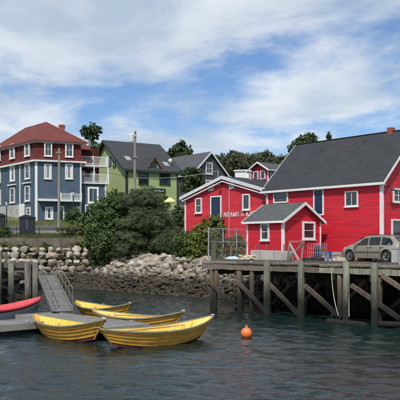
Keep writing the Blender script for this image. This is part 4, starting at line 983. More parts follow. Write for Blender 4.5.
# ================================================================== BOATS
def dory_fn(L=4.6, zbow=.86, zst=.68, zmid=.52, beam=.73, bot=.38, draft=.10):
    def f(s, v):
        u = 2 * s - 1                                   # -1 stern .. 1 bow
        xb = -1.74 * L / 4.6 + 3.5 * s * L / 4.6; xs_ = -2.22 * L / 4.6 + 4.6 * s * L / 4.6
        zs = zmid + (zbow - zmid) * max(0, u) ** 2.1 + (zst - zmid) * max(0, -u) ** 2.1
        zb_ = -draft + .22 * abs(u) ** 2.4
        bs = beam * max(0, 1 - abs(u) ** 2.3) ** .85 + (.085 * max(0, -u) ** 6 if u < 0 else .012); bb = bot * max(0, 1 - abs(u) ** 2.0) ** .9 + (.04 * max(0, -u) ** 6 if u < 0 else .008)
        w = v + .12 * v * (1 - v)
        return Vector((xb + (xs_ - xb) * v, bb + (bs - bb) * w, zb_ + (zs - zb_) * v))
    return f
def make_dory(label, mats, f=None, lining=True):
    f = f or dory_fn(); d = thing('dory', (0, 0, 0), label, 'dory', 'yellow dories moored at the floating dock'); NS = 30; K = 5
    for sd in (1, -1):
        for k in range(K):
            VS = (0, .2, .42, .62, .82, 1.0); v0, v1 = VS[k] - (.02 if k else 0), VS[k + 1]; mb = MB(); vs = []
            for i in range(NS + 1):
                s = i / NS; lo, hi = f(s, max(0, v0)), f(s, v1); e0, e1 = .032, .002
                for p, e in ((lo, e0), (hi, e1)): vs += [(p.x, sd * (p.y + e), p.z), (p.x, sd * max(.0, p.y - .012), p.z)]
            fs = []
            for i in range(NS):
                a, b = 4 * i, 4 * i + 4
                for q in ((0, 2), (2, 3), (3, 1), (1, 0)): fs.append((a + q[0], a + q[1], b + q[1], b + q[0]))
            fs += [(0, 1, 3, 2), (4 * NS, 4 * NS + 2, 4 * NS + 3, 4 * NS + 1)]
            mb.add(vs, fs); mk('strake', mb, MT['dory_bottom' if k == 0 else mats['out']], d, local=True)
        mb = MB(); vs = []                              # inner lining
        for i in range(NS + 1):
            s = .015 + .97 * i / NS
            for v in (.02, .34, .67, .97): p = f(s, v); vs.append((p.x, sd * max(.003, p.y - .02), p.z + .004))
        mb.add(vs, [(4 * i + j, 4 * i + j + 1, 4 * i + j + 5, 4 * i + j + 4) for i in range(NS) for j in range(3)]); mk('lining', mb, MT[mats['in']], d, local=True, smooth=True)
        mb = MB(); vs = []                              # gunwale rail
        for i in range(NS + 1):
            p = f(i / NS, 1); 
            for dy, dz in ((-.02, -.025), (.036, -.025), (.036, .02), (-.02, .02)): vs.append((p.x, sd * max(.001, p.y + dy), p.z + dz))
        fs = [(4 * i + j, 4 * i + (j + 1) % 4, 4 * i + 4 + (j + 1) % 4, 4 * i + 4 + j) for i in range(NS) for j in range(4)] + [(0, 1, 2, 3), (4 * NS, 4 * NS + 3, 4 * NS + 2, 4 * NS + 1)]
        mb.add(vs, fs); mk('gunwale', mb, MT[mats['rail']], d, local=True)
        for s in (.30, .62):                            # thole pins
            p = f(s, 1)
            for dx in (-.05, .05): mb = MB(); mb.tube((p.x + dx, sd * p.y, p.z), (p.x + dx, sd * p.y, p.z + .11), .012, .012, 6); mk('thole_pin', mb, MT['wood'], d, local=True)
    vs = []; mb = MB()
    for i in range(NS + 1):
        p = f(i / NS, 0); vs += [(p.x, p.y + .02, p.z - .015), (p.x, -p.y - .02, p.z - .015), (p.x, p.y, p.z + .012), (p.x, -p.y, p.z + .012)]
    fs = [f_ for i in range(NS) for f_ in ((4 * i, 4 * i + 1, 4 * i + 5, 4 * i + 4), (4 * i + 2, 4 * i + 6, 4 * i + 7, 4 * i + 3), (4 * i, 4 * i + 4, 4 * i + 6, 4 * i + 2), (4 * i + 1, 4 * i + 3, 4 * i + 7, 4 * i + 5))]
    mb.add(vs, fs); mk('bottom', mb, MT['dory_bottom'], d, local=True)
    mb = MB(); vs = []                                  # floor boards
    for i in range(3, NS - 2): p = f(i / NS, .06); vs += [(p.x, p.y - .02, p.z + .02), (p.x, -p.y + .02, p.z + .02)]
    mb.add(vs, [(2 * i, 2 * i + 1, 2 * i + 3, 2 * i + 2) for i in range(len(vs) // 2 - 1)]); mk('floor_boards', mb, MT[mats['in']], d, local=True)
    p, q = f(0, 1), f(0, 0); mb = MB(); mb.prism([(p.x - .02, p.y + .01, p.z + .03), (p.x - .02, -p.y - .01, p.z + .03), (q.x - .02, -q.y - .01, q.z), (q.x - .02, q.y + .01, q.z)], (.05, 0, 0)); mk('transom', mb, MT[mats['out']], d, local=True)
    p, q = f(1, 1), f(1, 0); mb = MB(); mb.beam((q.x + .01, 0, q.z), (p.x + .02, 0, p.z + .03), .045, .06); mk('stem', mb, MT[mats['out']], d, local=True)
    mb = MB(); mb.box(p.x - .10, p.x + .03, -.035, .035, p.z + .03, p.z + .05); mk('breasthook', mb, MT['white'], d, local=True)
    for s in (.30, .52, .74):                           # thwarts
        p = f(s, .66); mb = MB(); mb.box(p.x - .12, p.x + .12, -p.y + .02, p.y - .02, p.z, p.z + .03); mk('thwart', mb, MT[mats['in']], d, local=True)
    for s in (.16, .30, .44, .58, .72, .86):            # frames
        for sd in (1, -1):
            mb = MB(); a, b = f(s, .05), f(s, .97); mb.beam((a.x, sd * (a.y - .04), a.z), (b.x, sd * (b.y - .045), b.z), .05, .045); mk('frame', mb, MT[mats['in']], d, local=True)
    return d
DM = dict(out='dory_out', **{'in': 'dory_in'}, rail='dory_rail')
proto = make_dory('x', DM)
def place_dory(d, stern, bow, label):
    a, b = Vector(stern), Vector(bow); c = (a + b) / 2; ang = math.atan2(b.y - a.y, b.x - a.x); d.location = (c.x, c.y, 0); d.rotation_euler = (0, 0, ang); d['label'] = label
place_dory(proto, (-3.42, 22.95), (.45, 25.55), 'yellow dory in open water showing its full side and red bottom')
d2 = copy_tree(proto); place_dory(d2, (-6.5, 27.55), (-3.38, 24.25), 'yellow dory tied between the float finger and the dock end')
d3 = copy_tree(proto); place_dory(d3, (-6.15, 34.6), (-3.1, 31.05), 'yellow dory behind the floating dock nearest the rocky shore')
d4 = copy_tree(proto); place_dory(d4, (-4.55, 29.75), (-.72, 27.35), 'yellow dory along the far side of the floating dock with pointed bow in open water')
for d, zz in ((d3, .3), (d4, -.5)): d.rotation_euler.x = R(zz)
# oars laid in two dories
for d, lab in ((proto, 'long wooden oar laid inside the dory in open water'), (d4, 'long wooden oar laid inside the dory along the dock far side')):
    Mx = Matrix.Translation(d.location) @ Matrix.Rotation(d.rotation_euler.z, 4, 'Z')
    P = Mx @ Vector((-1.3, .22, .50)); o = thing('oar', P, lab, 'oar', rz=d.rotation_euler.z)
    mb = MB(); mb.tube((0, 0, 0), (1.9, -.12, .06), .022, .022, 8); mk('shaft', mb, MT['wood'], o, local=True)
    mb = MB(); mb.hexa([(1.88, -.17, .05), (2.45, -.23, .08), (2.45, -.09, .08), (1.88, -.08, .05), (1.88, -.17, .07), (2.45, -.23, .095), (2.45, -.09, .095), (1.88, -.08, .07)]); mk('blade', mb, MT['wood'], o, local=True)
# boat with thick red topsides beyond the float finger
def red_boat():
    f = dory_fn(5.2, .98, .62, .60, .62, .4, .12)
    b = thing('rowing_boat', (0, 0, 0), 'grey hulled boat with thick faded red gunwale moored by the float finger', 'boat'); NS = 28
    for sd in (1, -1):
        for v0, v1, m, nm, o0, o1 in ((0, .34, 'boat_grey', 'lower_strake', .01, .02), (.34, .76, 'boat_grey', 'upper_strake', .012, .03)):
            mb = MB(); vs = []
            for i in range(NS + 1):
                lo, hi = f(i / NS, v0), f(i / NS, v1)
                for p, e in ((lo, o0), (hi, o1)): vs += [(p.x, sd * (p.y + e), p.z), (p.x, sd * max(0, p.y - .02), p.z)]
            fs = [(4 * i + q[0], 4 * i + q[1], 4 * i + 4 + q[1], 4 * i + 4 + q[0]) for i in range(NS) for q in ((0, 2), (2, 3), (3, 1), (1, 0))] + [(0, 1, 3, 2), (4 * NS, 4 * NS + 2, 4 * NS + 3, 4 * NS + 1)]
            mb.add(vs, fs); mk(nm, mb, MT[m], b, local=True)
        mb = MB(); vs = []; n = 10
        for i in range(NS + 1):
            p = f(i / NS, .86); r = .095
            for k in range(n): a = 6.2832 * k / n; vs.append((p.x, sd * max(0, p.y + r * math.cos(a)), p.z + .05 + r * math.sin(a)))
        fs = [(n * i + k, n * i + (k + 1) % n, n * i + n + (k + 1) % n, n * i + n + k) for i in range(NS) for k in range(n)] + [tuple(range(n)), tuple(range(n * NS, n * NS + n))[::-1]]
        mb.add(vs, fs); mk('fender_tube', mb, MT['boat_red'], b, local=True, smooth=True)
    mb = MB(); vs = []
    for i in range(NS + 1): p = f(i / NS, .3); vs += [(p.x, p.y, p.z), (p.x, -p.y, p.z)]
    mb.add(vs, [(2 * i, 2 * i + 1, 2 * i + 3, 2 * i + 2) for i in range(NS)]); mk('floor', mb, MT['boat_grey'], b, local=True)
    mb = MB(); vs = []                                  # sagging red cover laced over the inside
    for i in range(NS + 1):
        p = f(i / NS, .93)
        for c in (-1, -.5, 0, .5, 1): vs.append((p.x, p.y * c, p.z + .05 - .05 * (1 - c * c)))
    mb.add(vs, [(5 * i + j, 5 * i + j + 1, 5 * i + j + 6, 5 * i + j + 5) for i in range(NS) for j in range(4)]); mk('boat_cover', mb, MT['boat_red'], b, local=True, smooth=True)
    p = f(0, 1); q = f(0, 0); mb = MB(); mb.prism([(p.x + .03, p.y + .02, p.z - .05), (p.x + .03, -p.y - .02, p.z - .05), (q.x, -q.y - .02, q.z), (q.x, q.y + .02, q.z)], (.04, 0, 0)); mk('transom', mb, MT['boat_grey'], b, local=True)
    a, c = Vector((-11.0, 28.55)), Vector((-7.35, 32.25)); m = (a + c) / 2; b.location = (m.x, m.y, .08); b.rotation_euler = (0, 0, math.atan2(c.y - a.y, c.x - a.x))
red_boat()
# mooring lines
def line(name, p, q, sag, r, m, lab, cat, n=12):
    p, q = Vector(p), Vector(q); pts = [p.lerp(q, i / n) - Vector((0, 0, sag * 4 * (i / n) * (1 - i / n))) for i in range(n + 1)]
    mb = MB(); mb.path(pts, r, 5); return tag(mk(name, mb, m, None, p), lab, cat)
line('mooring_line', (-3.3, 24.2, .88), FL(-21.4, 15.3, FZ + .07), .12, .014, MT['rope'], 'pale mooring line from the dory bow to the dock end', 'rope')
line('mooring_line', (-3.35, 23.1, .72), FL(-22.3, 15.3, FZ + .07), .1, .014, MT['rope'], 'pale mooring line from the open water dory to the dock', 'rope')
# orange buoy with neck and eye
p = px_at(246.4, 337, 700 * EYE / (337 - HOR)); bu = thing('mooring_buoy', (p.x, p.y, 0), 'round orange mooring buoy floating in front of the wharf', 'buoy')
mb = MB(); rb = .212; mb.lathe([(rb * math.sin(a), .145 - rb * math.cos(a)) for a in np.linspace(.12, math.pi - .25, 14)], 20); mk('float_ball', mb, MT['orange'], bu, local=True, smooth=True)
mb = MB(); mb.tube((0, 0, .34), (0, 0, .395), .055, .05, 10); mk('neck', mb, MT['orange'], bu, local=True)
mb = MB(); mb.path([(.035 * math.cos(a), 0, .42 + .035 * math.sin(a)) for a in np.linspace(0, 6.283, 11)], .009, 5); mk('eye', mb, MT['rope'], bu, local=True)
# ================================================================== BLUE HOUSE with red mansard
def blue_house():
    BLM = MT['blue']; C = Vector((-17.57, 75, 0)); zb = gz(-18, 76)
    ar, al = R(20), R(-50); dr = Vector((math.cos(ar), math.sin(ar), 0)); dl = Vector((math.cos(al), math.sin(al), 0))
    Wd, Ln = 4.86, 11.0; Rr = C + dr * Wd; Lf = C - dl * Ln; Bk = Rr - dl * Ln
    z0, z1, z2 = 5.6, 12.62, 14.62
    h = thing('blue_house', (C.x - 2, C.y + 3, z0), 'tall blue clapboard house with red mansard storey and white trim', 'house')
    mb = MB(); mb.prism([(p.x, p.y, z0) for p in (C, Rr, Bk, Lf)], (0, 0, z1 - z0)); mk('wall', mb, BLM, h)
    FR = Fr((C.x, C.y, 0), ar); FLl = Fr((Lf.x, Lf.y, 0), al)
    siding(FR, lambda z: (.16, Wd - .16), 6.0, z1 - .02, .15, BLM, h, joined=True)
    siding(FLl, lambda z: (.1, Ln - .16), 8.0, z1 - .02, .15, BLM, h, joined=True)
    # mansard storey, flared at the foot
    def ring(z, off):
        n = 4; P = [C, Rr, Bk, Lf]; out = []
        for i in range(4):
            a, b, c = P[i - 1], P[i], P[(i + 1) % 4]
            n1 = Vector(((b - a).y, -(b - a).x, 0)).normalized(); n2 = Vector(((c - b).y, -(c - b).x, 0)).normalized()
            m = (n1 + n2); k = off / (1 + n1.dot(n2)); q = b + m * k; out.append(Vector((q.x, q.y, z)))
        return out
    rings = [ring(z1 + .02, .38), ring(z1 + .28, .14), ring(z1 + .7, .03), ring(z2, -.05)]
    for i in range(4):
        j = (i + 1) % 4; mb = MB(); vs = []; uv = []
        L = (rings[0][j] - rings[0][i]).length
        for r in rings: vs += [r[i], r[j]]; uv += [(0, r[i].z), (L, r[i].z)]
        mb.add(vs, [(2 * k, 2 * k + 1, 2 * k + 3, 2 * k + 2) for k in range(3)]); mb.uv = uv; mk('mansard_wall', mb, MT['shingle_red'], h)
    def cornice(nm, z, t, o_out, o_in, m):
        a, b = ring(z, o_out), ring(z, o_in); c, d = ring(z + t, o_out), ring(z + t, o_in)
        for i in range(4): j = (i + 1) % 4; mb = MB(); mb.hexa([a[i], a[j], b[j], b[i], c[i], c[j], d[j], d[i]]); mk(nm, mb, m, h)
    cornice('lower_cornice', z1 - .16, .17, .37, .0, MT['white'])
    cornice('upper_cornice', z2 - .12, .12, .34, -.06, MT['grey_trim'])
    cornice('gutter_band', z2 + .001, .1, .42, -.06, MT['slate_wall'])
    e = ring(z2 + .10, .46); zt = 17.25; mid = (C + Rr) / 2; v = (Bk - Rr).normalized()
    R1 = mid + v * 2.9; R2 = mid + v * (Ln - 2.9); R1 = Vector((R1.x, R1.y, zt)); R2 = Vector((R2.x, R2.y, zt))
    slope('roof_slope', [e[0], e[1], R1], .12, MT['roof_red'], h); slope('roof_slope', [e[1], e[2], R2, R1], .12, MT['roof_red'], h)
    slope('roof_slope', [e[2], e[3], R2], .12, MT['roof_red'], h); slope('roof_slope', [e[3], e[0], R1, R2], .12, MT['roof_red'], h)
    p = px_at(61.4, 131, 78); mb = MB(); mb.box(p.x - .27, p.x + .27, p.y, p.y + .5, 14.9, EYE + (HOR - 124.5) / FPX * 78); ch = mk('chimney', mb, MT['brick'], h)
    mb = MB(); mb.box(p.x - .32, p.x + .32, p.y - .05, p.y + .55, EYE + (HOR - 126.3) / FPX * 78, EYE + (HOR - 125.2) / FPX * 78); mk('chimney_cap', mb, MT['brick'], ch)
    # trim boards
    for f_, a, b in ((FR, -.02, .15), (FR, Wd - .15, Wd + .02), (FLl, Ln - .15, Ln)):
        pbox(f_, 'corner_board', MT['white'], h, a, b, -.06, -.002, 6.0, z1 - .17)
    x = FLl.px(20.2, 190)[0]; pbox(FLl, 'corner_board', MT['white'], h, x - .1, x + .1, -.06, -.002, 7.9, z1 - .17)
    pbox(FLl, 'foundation', MT['concrete'], h, 0, FLl.px(25.5, 210)[0], -.12, -.004, 5.4, 8.0)
    pbox(FLl, 'foundation_cap', MT['white'], h, FLl.px(20.2, 210)[0], FLl.px(25.5, 210)[0], -.16, -.122, 6.6, 8.05)
    k = dict(cols=1, rows=2, fw=.13, proud=.12)
    for a, b in ((44, 52), (65, 73.2)):
        m_ = Fr(FR(0, -.1, 0), ar); win_px(m_, a, b, 142 + (a > 60) * .8, 156.5 + (a > 60) * .8, h, cols=2, rows=2, fw=.14, proud=.16)
        win_px(FR, a, b - .3, 163.8, 179, h, cols=2, rows=2, fw=.13, proud=.12, curtain=True)
    win_px(FR, 45, 53.2, 206.8, 219.2, h, cols=1, rows=2, fw=.13, proud=.12, curtain=True)
    win_px(FR, 58.3, 64.2, 206, 222, h, cols=1, rows=1, fw=.13, sill=False, name='door')
    win_px(FR, 72.5, 80, 206.5, 222, h, cols=1, rows=1, fw=.13, sill=False, name='door', glass='grey_trim')
    mL = Fr(FLl(0, -.1, 0), al)
    for a, b in ((10.6, 15.2), (25.4, 30.3)):
        s = (30 - b) * .16
        win_px(mL, a, b, 141.5 + s, 156.5 + s, h, fw=.15, proud=.16, cols=1, rows=2)
        win_px(FLl, a, b, 163.5 + s, 179 + s * .9, h, curtain=a < 20, **k); win_px(FLl, a, b, 185.7 + s * .8, 201.3 + s * .7, h, **k)
        x0, zz = FLl.px(a - 1.2, 184.3 + s * .8); x1 = FLl.px(b + 1.2, 184)[0]; pbox(FLl, 'window_hood', MT['grey_trim'], h, x0, x1, -.3, -.004, zz, zz + .14)
    win_px(FLl, 27, 30.8, 207.3, 215.5, h, **k)
    win_px(FLl, -2, 1.2, 168, 183, h, **k); win_px(FLl, -2, 1.2, 190, 205, h, **k); win_px(mL, -2.5, 1, 146, 161, h, **k)
    # long shallow balcony with railing across the front, at first-floor level
    xa, zz = FR.px(37.5, 199.3); xb = FR.px(80.6, 199)[0]
    pbox(FR, 'balcony_floor', MT['white'], h, xa, xb, -.75, -.03, zz - .1, zz + .03)
    pbox(FR, 'balcony_fascia', MT['grey_trim'], h, xa, xb, -.79, -.752, zz - .22, zz + .04)
    xr = FR.px(59.3, 198)[0]; rail_panel(FR, xr, xb, -.72, zz + .03, .62, h)
    # rear annex with two decks
    AF = Fr((Rr + dr * .02 - dl * .9).to_tuple(), ar); AF.o.z = 0
    X1 = AF.px(108.5, 190)[0]; zA = AF.px(95, 184)[1]
    mb = MB(); AF.box(mb, 0, X1 - .3, .0, 5, 5.6, zA); mk('annex_wall', mb, BLM, h)
    siding(AF, lambda z: (.05, X1 - .45), 6.2, zA - .02, .15, BLM, h, joined=True)
    pbox(AF, 'corner_board', MT['white'], h, X1 - .44, X1 - .28, -.05, -.002, 5.8, zA - .02)
    win_px(AF, 87.6, 98.5, 187, 203.3, h, cols=2, rows=1, fw=.2, proud=.1); win_px(AF, 84.6, 90.4, 204.5, 214.5, h, cols=1, rows=1, fw=.15)
    mb = MB(); AF.box(mb, .05, X1 - .8, 1.3, 4.8, zA + .02, AF.px(95, 147)[1]); mk('annex_upper_wall', mb, MT['shingle_red'], h)
    for u in (.6, 1.6):
        mb = MB(); AF.box(mb, u, u + .7, 1.26, 1.29, zA + .25, zA + 1.55); mk('patio_door', mb, MT['glass'], h)
    z_up = AF.px(95, 166.5)[1]
    for z, y0 in ((zA + .001, -.25), (z_up, .0)):
        pbox(AF, 'deck_floor', MT['white'], h, 0, X1, y0, 1.28, z, z + .16)
        rail_panel(AF, .05, X1, y0 + .06, z + .16, .95, h); 
        rail_panel(Fr(AF(X1 - .05, y0 + .1, 0), ar + R(90)), 0, 1.1, 0, z + .16, .95, h)
    for u in (.06, X1 * .52, X1 - .12): pbox(AF, 'deck_post', MT['white'], h, u, u + .13, .02, .15, zA + .17, z_up - .001)
    cs = [AF(-.3, .6, AF.px(85, 148)[1]), AF(AF.px(92.5, 148)[0], .6, AF.px(85, 148)[1]), AF(1.0, 2.5, AF.px(85, 141)[1] + .4), AF(-.3, 2.5, AF.px(85, 141)[1] + .4)]
    slope('annex_roof', cs, .1, MT['roof_red'], h)
    pbox(AF, 'deck_post', MT['white'], h, .02, .2, .3, .5, z_up + .17, AF.px(85, 149.2)[1])
def rail_panel(fr, x0, x1, y, z, hgt, parent):
    o = pbox(fr, 'railing', MT['white'], parent, x0, x1, y - .03, y + .03, z + hgt - .06, z + hgt)
    mb = MB(); fr.box(mb, x0, x1, y - .025, y + .025, z + .08, z + .13)
    n = max(2, int((x1 - x0) / .14))
    for i in range(n + 1):
        u = x0 + (x1 - x0) * i / n; fr.box(mb, u - .022, u + .022, y - .02, y + .02, z + .131, z + hgt - .061)
    mk('balusters', mb, MT['white'], o)
    for u in (x0 + .05, (x0 + x1) / 2, x1 - .05):
        pbox(fr, 'rail_post', MT['white'], o, u - .055, u + .055, y - .055, y + .055, z, z + hgt + .1)
blue_house()

# ================================================================== GREEN HOUSE
def green_house():
    zb = 8.0; G = Fr((-8.93, 85, 0), R(30)); Wd, Dp, ze, zr = 7.1, 12.6, 12.85, 16.9
    h = thing('green_house', G(3.5, 6, zb), 'lime green house with dark steep roof and triangular dormer behind the bushes', 'house')
    gable_body(G, 0, Wd, 0, Dp, 6.5, ze, zr - .05, MT['green'], h)
    siding(G, lambda z: (.2, Wd - .2), 7.5, ze - .02, .16, MT['green'], h, joined=True)
    GLf = Fr(G(0, Dp, 0), R(30) - R(90)); m_ = (zr - ze) / (Dp / 2)
    siding(GLf, lambda z: (.15, Dp - .15) if z < ze else ((z - ze) / m_, Dp - (z - ze) / m_), 7.5, zr - .3, .16, MT['green'], h, joined=True)
    gable_roof(G, 0, Wd, Dp / 2, Dp / 2, ze, zr, .45, .55, .16, MT['roof_dark'], MT['dkgreen'], h, .3, .26)
    for a, b in ((-.02, .2), (Wd - .2, Wd + .02)): pbox(G, 'corner_board', MT['dkgreen'], h, a, b, -.06, -.003, 7, ze - .1)
    pbox(GLf, 'corner_board', MT['dkgreen'], h, Dp - .2, Dp, -.06, -.003, 7, ze - .1)
    for a, b in ((138.5, 148.3), (159.3, 170)): win_px(G, a, b, 173.2, 184.5, h, cols=3, rows=1, fw=.12, frame='dkgreen', proud=.1)
    win_px(G, 130.5, 137, 189, 203, h, cols=1, rows=1, frame='dkgreen'); win_px(G, 138.5, 148.3, 190, 206, h, cols=2, rows=1, frame='dkgreen')
    # shop sign: pale characters on black, unreadable at this distance
    x0, z0 = G.px(150.5, 193); x1, z1 = G.px(165, 188.8); sg = pbox(G, 'sign_board', MT['black'], h, x0, x1, -.14, -.03, z0, z1)
    n = 9; rr_ = random.Random(2)
    for i in range(n):
        u = x0 + (x1 - x0) * (.08 + .86 * i / n); w = (x1 - x0) * .05; mb = MB(); G.box(mb, u, u + w * rr_.uniform(.6, 1), -.155, -.142, z0 + (z1 - z0) * rr_.uniform(.28, .36), z0 + (z1 - z0) * rr_.uniform(.6, .75)); mk('sign_mark', mb, MT['grey_trim'], sg)
    for a, b, t, bt in ((108.5, 111.4, 157, 166.5), (113.5, 116, 158.5, 163), (113.5, 116, 165, 168)): win_px(GLf, a, b, t, bt, h, cols=1, rows=1, fw=.08, frame='dkgreen', sill=False)
    # triangular dormer
    xa = G.px(145.2, 168)[0] + .15; xb = G.px(162, 168)[0] + .1; xc = (xa + xb) / 2; D2 = Fr(G(xc, .25, 0), R(30) + R(90)); hw = (xb - xa) / 2; zd = ze + .05; za = zd + hw * 1.35
    gable_body(D2, 0, 3.2, -hw, hw, zd, zd + .02, za, MT['green'], h, 'dormer_wall')
    gable_roof(D2, 0, 3.4, 0, hw, zd, za, .12, .3, .12, MT['roof_dark'], MT['brown'], h, .24, .1, trims=('l',))
    DF = Fr(G(xc, .25, 0), R(30)); window(DF, 0, zd + hw * .55, hw * .62, hw * .68, h, cols=2, rows=1, frame='dkgreen', fw=.08)
    # skylights
    for a, b, t, bt in ((126, 129.5, 154.5, 159), (162.5, 165.5, 160.5, 163.5)):
        mm = m_; xx = G.px((a + b) / 2, 157)[0] + .9; yy = 2.0 if a < 140 else 1.2; zz = ze + mm * yy + .17
        mb = MB(); mb.hexa([G(xx - .35, yy - .4, zz - .4 * mm), G(xx + .35, yy - .4, zz - .4 * mm), G(xx + .35, yy + .4, zz + .4 * mm), G(xx - .35, yy + .4, zz + .4 * mm)] + [G(xx - .35, yy - .4, zz - .4 * mm + .08), G(xx + .35, yy - .4, zz - .4 * mm + .08), G(xx + .35, yy + .4, zz + .4 * mm + .08), G(xx - .35, yy + .4, zz + .4 * mm + .08)])
        mk('skylight', mb, MT['galv'], h)
    x, z = G.px(174, 160.5); mb = MB(); mb.tube(G(x, 1.0, z - .9), G(x, 1.0, z - .1), .05, .05, 8); v = mk('roof_vent', mb, MT['galv'], h); mb = MB(); mb.lathe([(.02, -.26), (.2, -.18), (.26, 0), (.2, .18), (.02, .26)], 12, lambda a, b, c: G(x, 1.0, z + .1) + Vector((a, b, c))); mk('vent_cap', mb, MT['white'], v)
green_house()
# ================================================================== GREY HOUSE
def grey_house():
    G = Fr((1.43, 100, 0), R(40)); G2 = G.sub(0, 0, 0, R(90)); hw, ze, zr = 3.3, 13.6, 16.75
    h = thing('grey_house', G(0, 5, 9), 'charcoal gabled house with white trimmed gable window behind the red gallery', 'house')
    gable_body(G2, 0, 10, -hw, hw, 8, ze, zr - .04, MT['slate_wall'], h)
    siding(G, lambda z: (-hw + .1, hw - .1) if z < ze else (-hw + (z - ze) / (zr - ze) * hw, hw - (z - ze) / (zr - ze) * hw), 9, zr - .2, .17, MT['slate_wall'], h, joined=True)
    gable_roof(G2, 0, 10, 0, hw, ze, zr, .4, .35, .14, MT['roof_mid'], MT['white'], h, .28, .16)
    win_px(G, 205.6, 212.2, 162.5, 174.3, h, cols=2, rows=2, fw=.14, proud=.1)
    win_px(G, 205.6, 212.2, 180, 194, h, cols=2, rows=2, fw=.14)
grey_house()

# ================================================================== WALL, FENCE, KIOSKS, LAMPS, POLES
rw_ = thing('retaining_wall', (-14, 60.2, 2.6), 'low concrete retaining wall above the boulders', 'wall')
xw = -24
while xw < -9.2:
    mb = MB(); mb.box(xw, min(xw + 2.4, -9) - .02, 60.1, 60.5, 2.4, 4.08); mk('wall_panel', mb, MT['wallbrown'], rw_); xw += 2.4
fe = thing('iron_railing', (-16, 61.0, 4.1), 'black iron picket railing on top of the retaining wall', 'railing')
xw = -24
while xw < -11.7:
    mb = MB(); mb.box(xw - .03, xw + .03, 60.95, 61.01, 4.05, 5.08); mk('post', mb, MT['black'], fe)
    mb = MB(); mb.box(xw + .031, xw + 1.969, 60.96, 61.0, 4.9, 4.94); mb.box(xw + .031, xw + 1.969, 60.96, 61.0, 4.2, 4.24); mk('rail', mb, MT['black'], fe)
    mb = MB()
    for i in range(1, 14): mb.box(xw + i * .143 - .011, xw + i * .143 + .011, 60.97, 60.99, 4.241, 4.899)
    mk('pickets', mb, MT['black'], fe); xw += 2
def kiosk(px0, px1, yt, D, lab):
    a, b = px_at(px0, 240, D), px_at(px1, yt, D); z0 = gz(a.x, D); K = Fr((a.x, D, z0), R(4)); w = b.x - a.x; hh = b.z - z0
    t = thing('display_kiosk', K(w / 2, .2, 0), lab, 'kiosk')
    pbox(K, 'panel', MT['ink'], t, 0, w * .49, 0, .5, 0, hh - .28); pbox(K, 'panel', MT['ink'], t, w * .51, w, 0, .5, 0, hh - .34)
    pbox(K, 'divider', MT['grey_trim'], t, w * .492, w * .508, .02, .4, .5, hh - .4)
    mb = MB(); mb.prism([K(-.06, -.08, hh - .33), K(w * .5, -.08, hh - .279), K(w * .5 , -.08, hh), K(w * .38, -.08, hh - .02), K(-.06, -.08, hh - .24)], K.n * .66); mk('roof', mb, MT['ink'], t)
    mb = MB(); mb.prism([K(w * .502, -.08, hh - .338), K(w + .06, -.08, hh - .338), K(w + .06, -.08, hh - .24), K(w * .85, -.08, hh - .1), K(w * .502, -.08, hh - .02)], K.n * .66); mk('roof', mb, MT['ink'], t)
kiosk(19.3, 34.2, 214.5, 62.2, 'dark navy double display kiosk behind the iron railing')
kiosk(-9, 4, 212.5, 62.6, 'dark navy kiosk beside the street lamp and the round shrub')
def lamp(px, yt, D, lab, yb=None):
    p = px_at(px, yt, D); z0 = gz(p.x, D); t = thing('street_lamp', (p.x, D, z0), lab, 'street lamp'); H = p.z - z0
    mb = MB(); mb.lathe([(.12, 0), (.1, .3), (.05, .4), (.042, H - .55), (.06, H - .5)], 10); mk('post', mb, MT['black'], t, local=True)
    mb = MB(); mb.lathe([(.07, H - .5), (.15, H - .14), (.15, H - .13)], 8); mk('lantern', mb, MT['lens'], t, local=True)
    mb = MB(); mb.lathe([(.19, H - .129), (.1, H - .03), (.02, H + .05)], 8); mk('lantern_cap', mb, MT['black'], t, local=True)
lamp(6.6, 200, 63, 'black street lamp beside the navy kiosk at the railing')
lamp(73.4, 190, 64.0, 'black street lamp in front of the blue house doors')
# utility poles
def upole(px, yt, D, lab, r=.15, lean=0):
    p = px_at(px, yt, D); z0 = gz(p.x, D); t = thing('utility_pole', (p.x, D, z0), lab, 'utility pole')
    mb = MB(); mb.tube((p.x - lean, D, z0), (p.x, D, p.z), r * 1.15, r * .8, 10); mk('pole', mb, MT['pole'], t); return t, p
t1, pa = upole(59.2, 148, 66, 'weathered wooden utility pole before the blue house', .12, .05)
mb = MB(); mb.box(pa.x - .25, pa.x + .25, 65.8, 65.84, pa.z - .5, pa.z - .38); mk('crossarm', mb, MT['pole'], t1)
t2, pb = upole(135.2, 131, 68, 'tall utility pole with pale transformer in front of the green house', .13, .12)
mb = MB(); mb.tube((pb.x - .36, 67.9, pb.z - 1.05), (pb.x - .36, 67.9, pb.z - .42), .24, .24, 14); tr = mk('transformer', mb, MT['grey_trim'], t2)
mb = MB(); mb.tube((pb.x - .36, 67.9, pb.z - .419), (pb.x - .36, 67.9, pb.z - .3), .25, .08, 14); mk('transformer_cap', mb, MT['white'], tr)
for z in (-.1, -.55):
    mb = MB(); mb.tube((pb.x, 67.8, pb.z + z), (pb.x, 67.8, pb.z + z + .18), .05, .035, 8); mk('insulator', mb, MT['white'], t2)
mb = MB(); mb.box(pb.x - .2, pb.x + .3, 67.76, 67.84, pb.z - 2.6, pb.z - 2.5); mk('bracket', mb, MT['pole'], t2)
zc = EYE + (HOR - 177.5) / FPX * 68
line('overhead_cable', (pb.x, 68, zc), GF(-GW / 2 - 1.0, .3, GZR + .6), .25, .016, MT['grey_trim'], 'pale overhead cable running to the red gallery roof', 'cable', 14)
line('overhead_cable', (pa.x, 66, pa.z - .9), (pb.x, 68, zc + .1), .35, .014, MT['black'], 'dark overhead cable between the two utility poles', 'cable', 16)
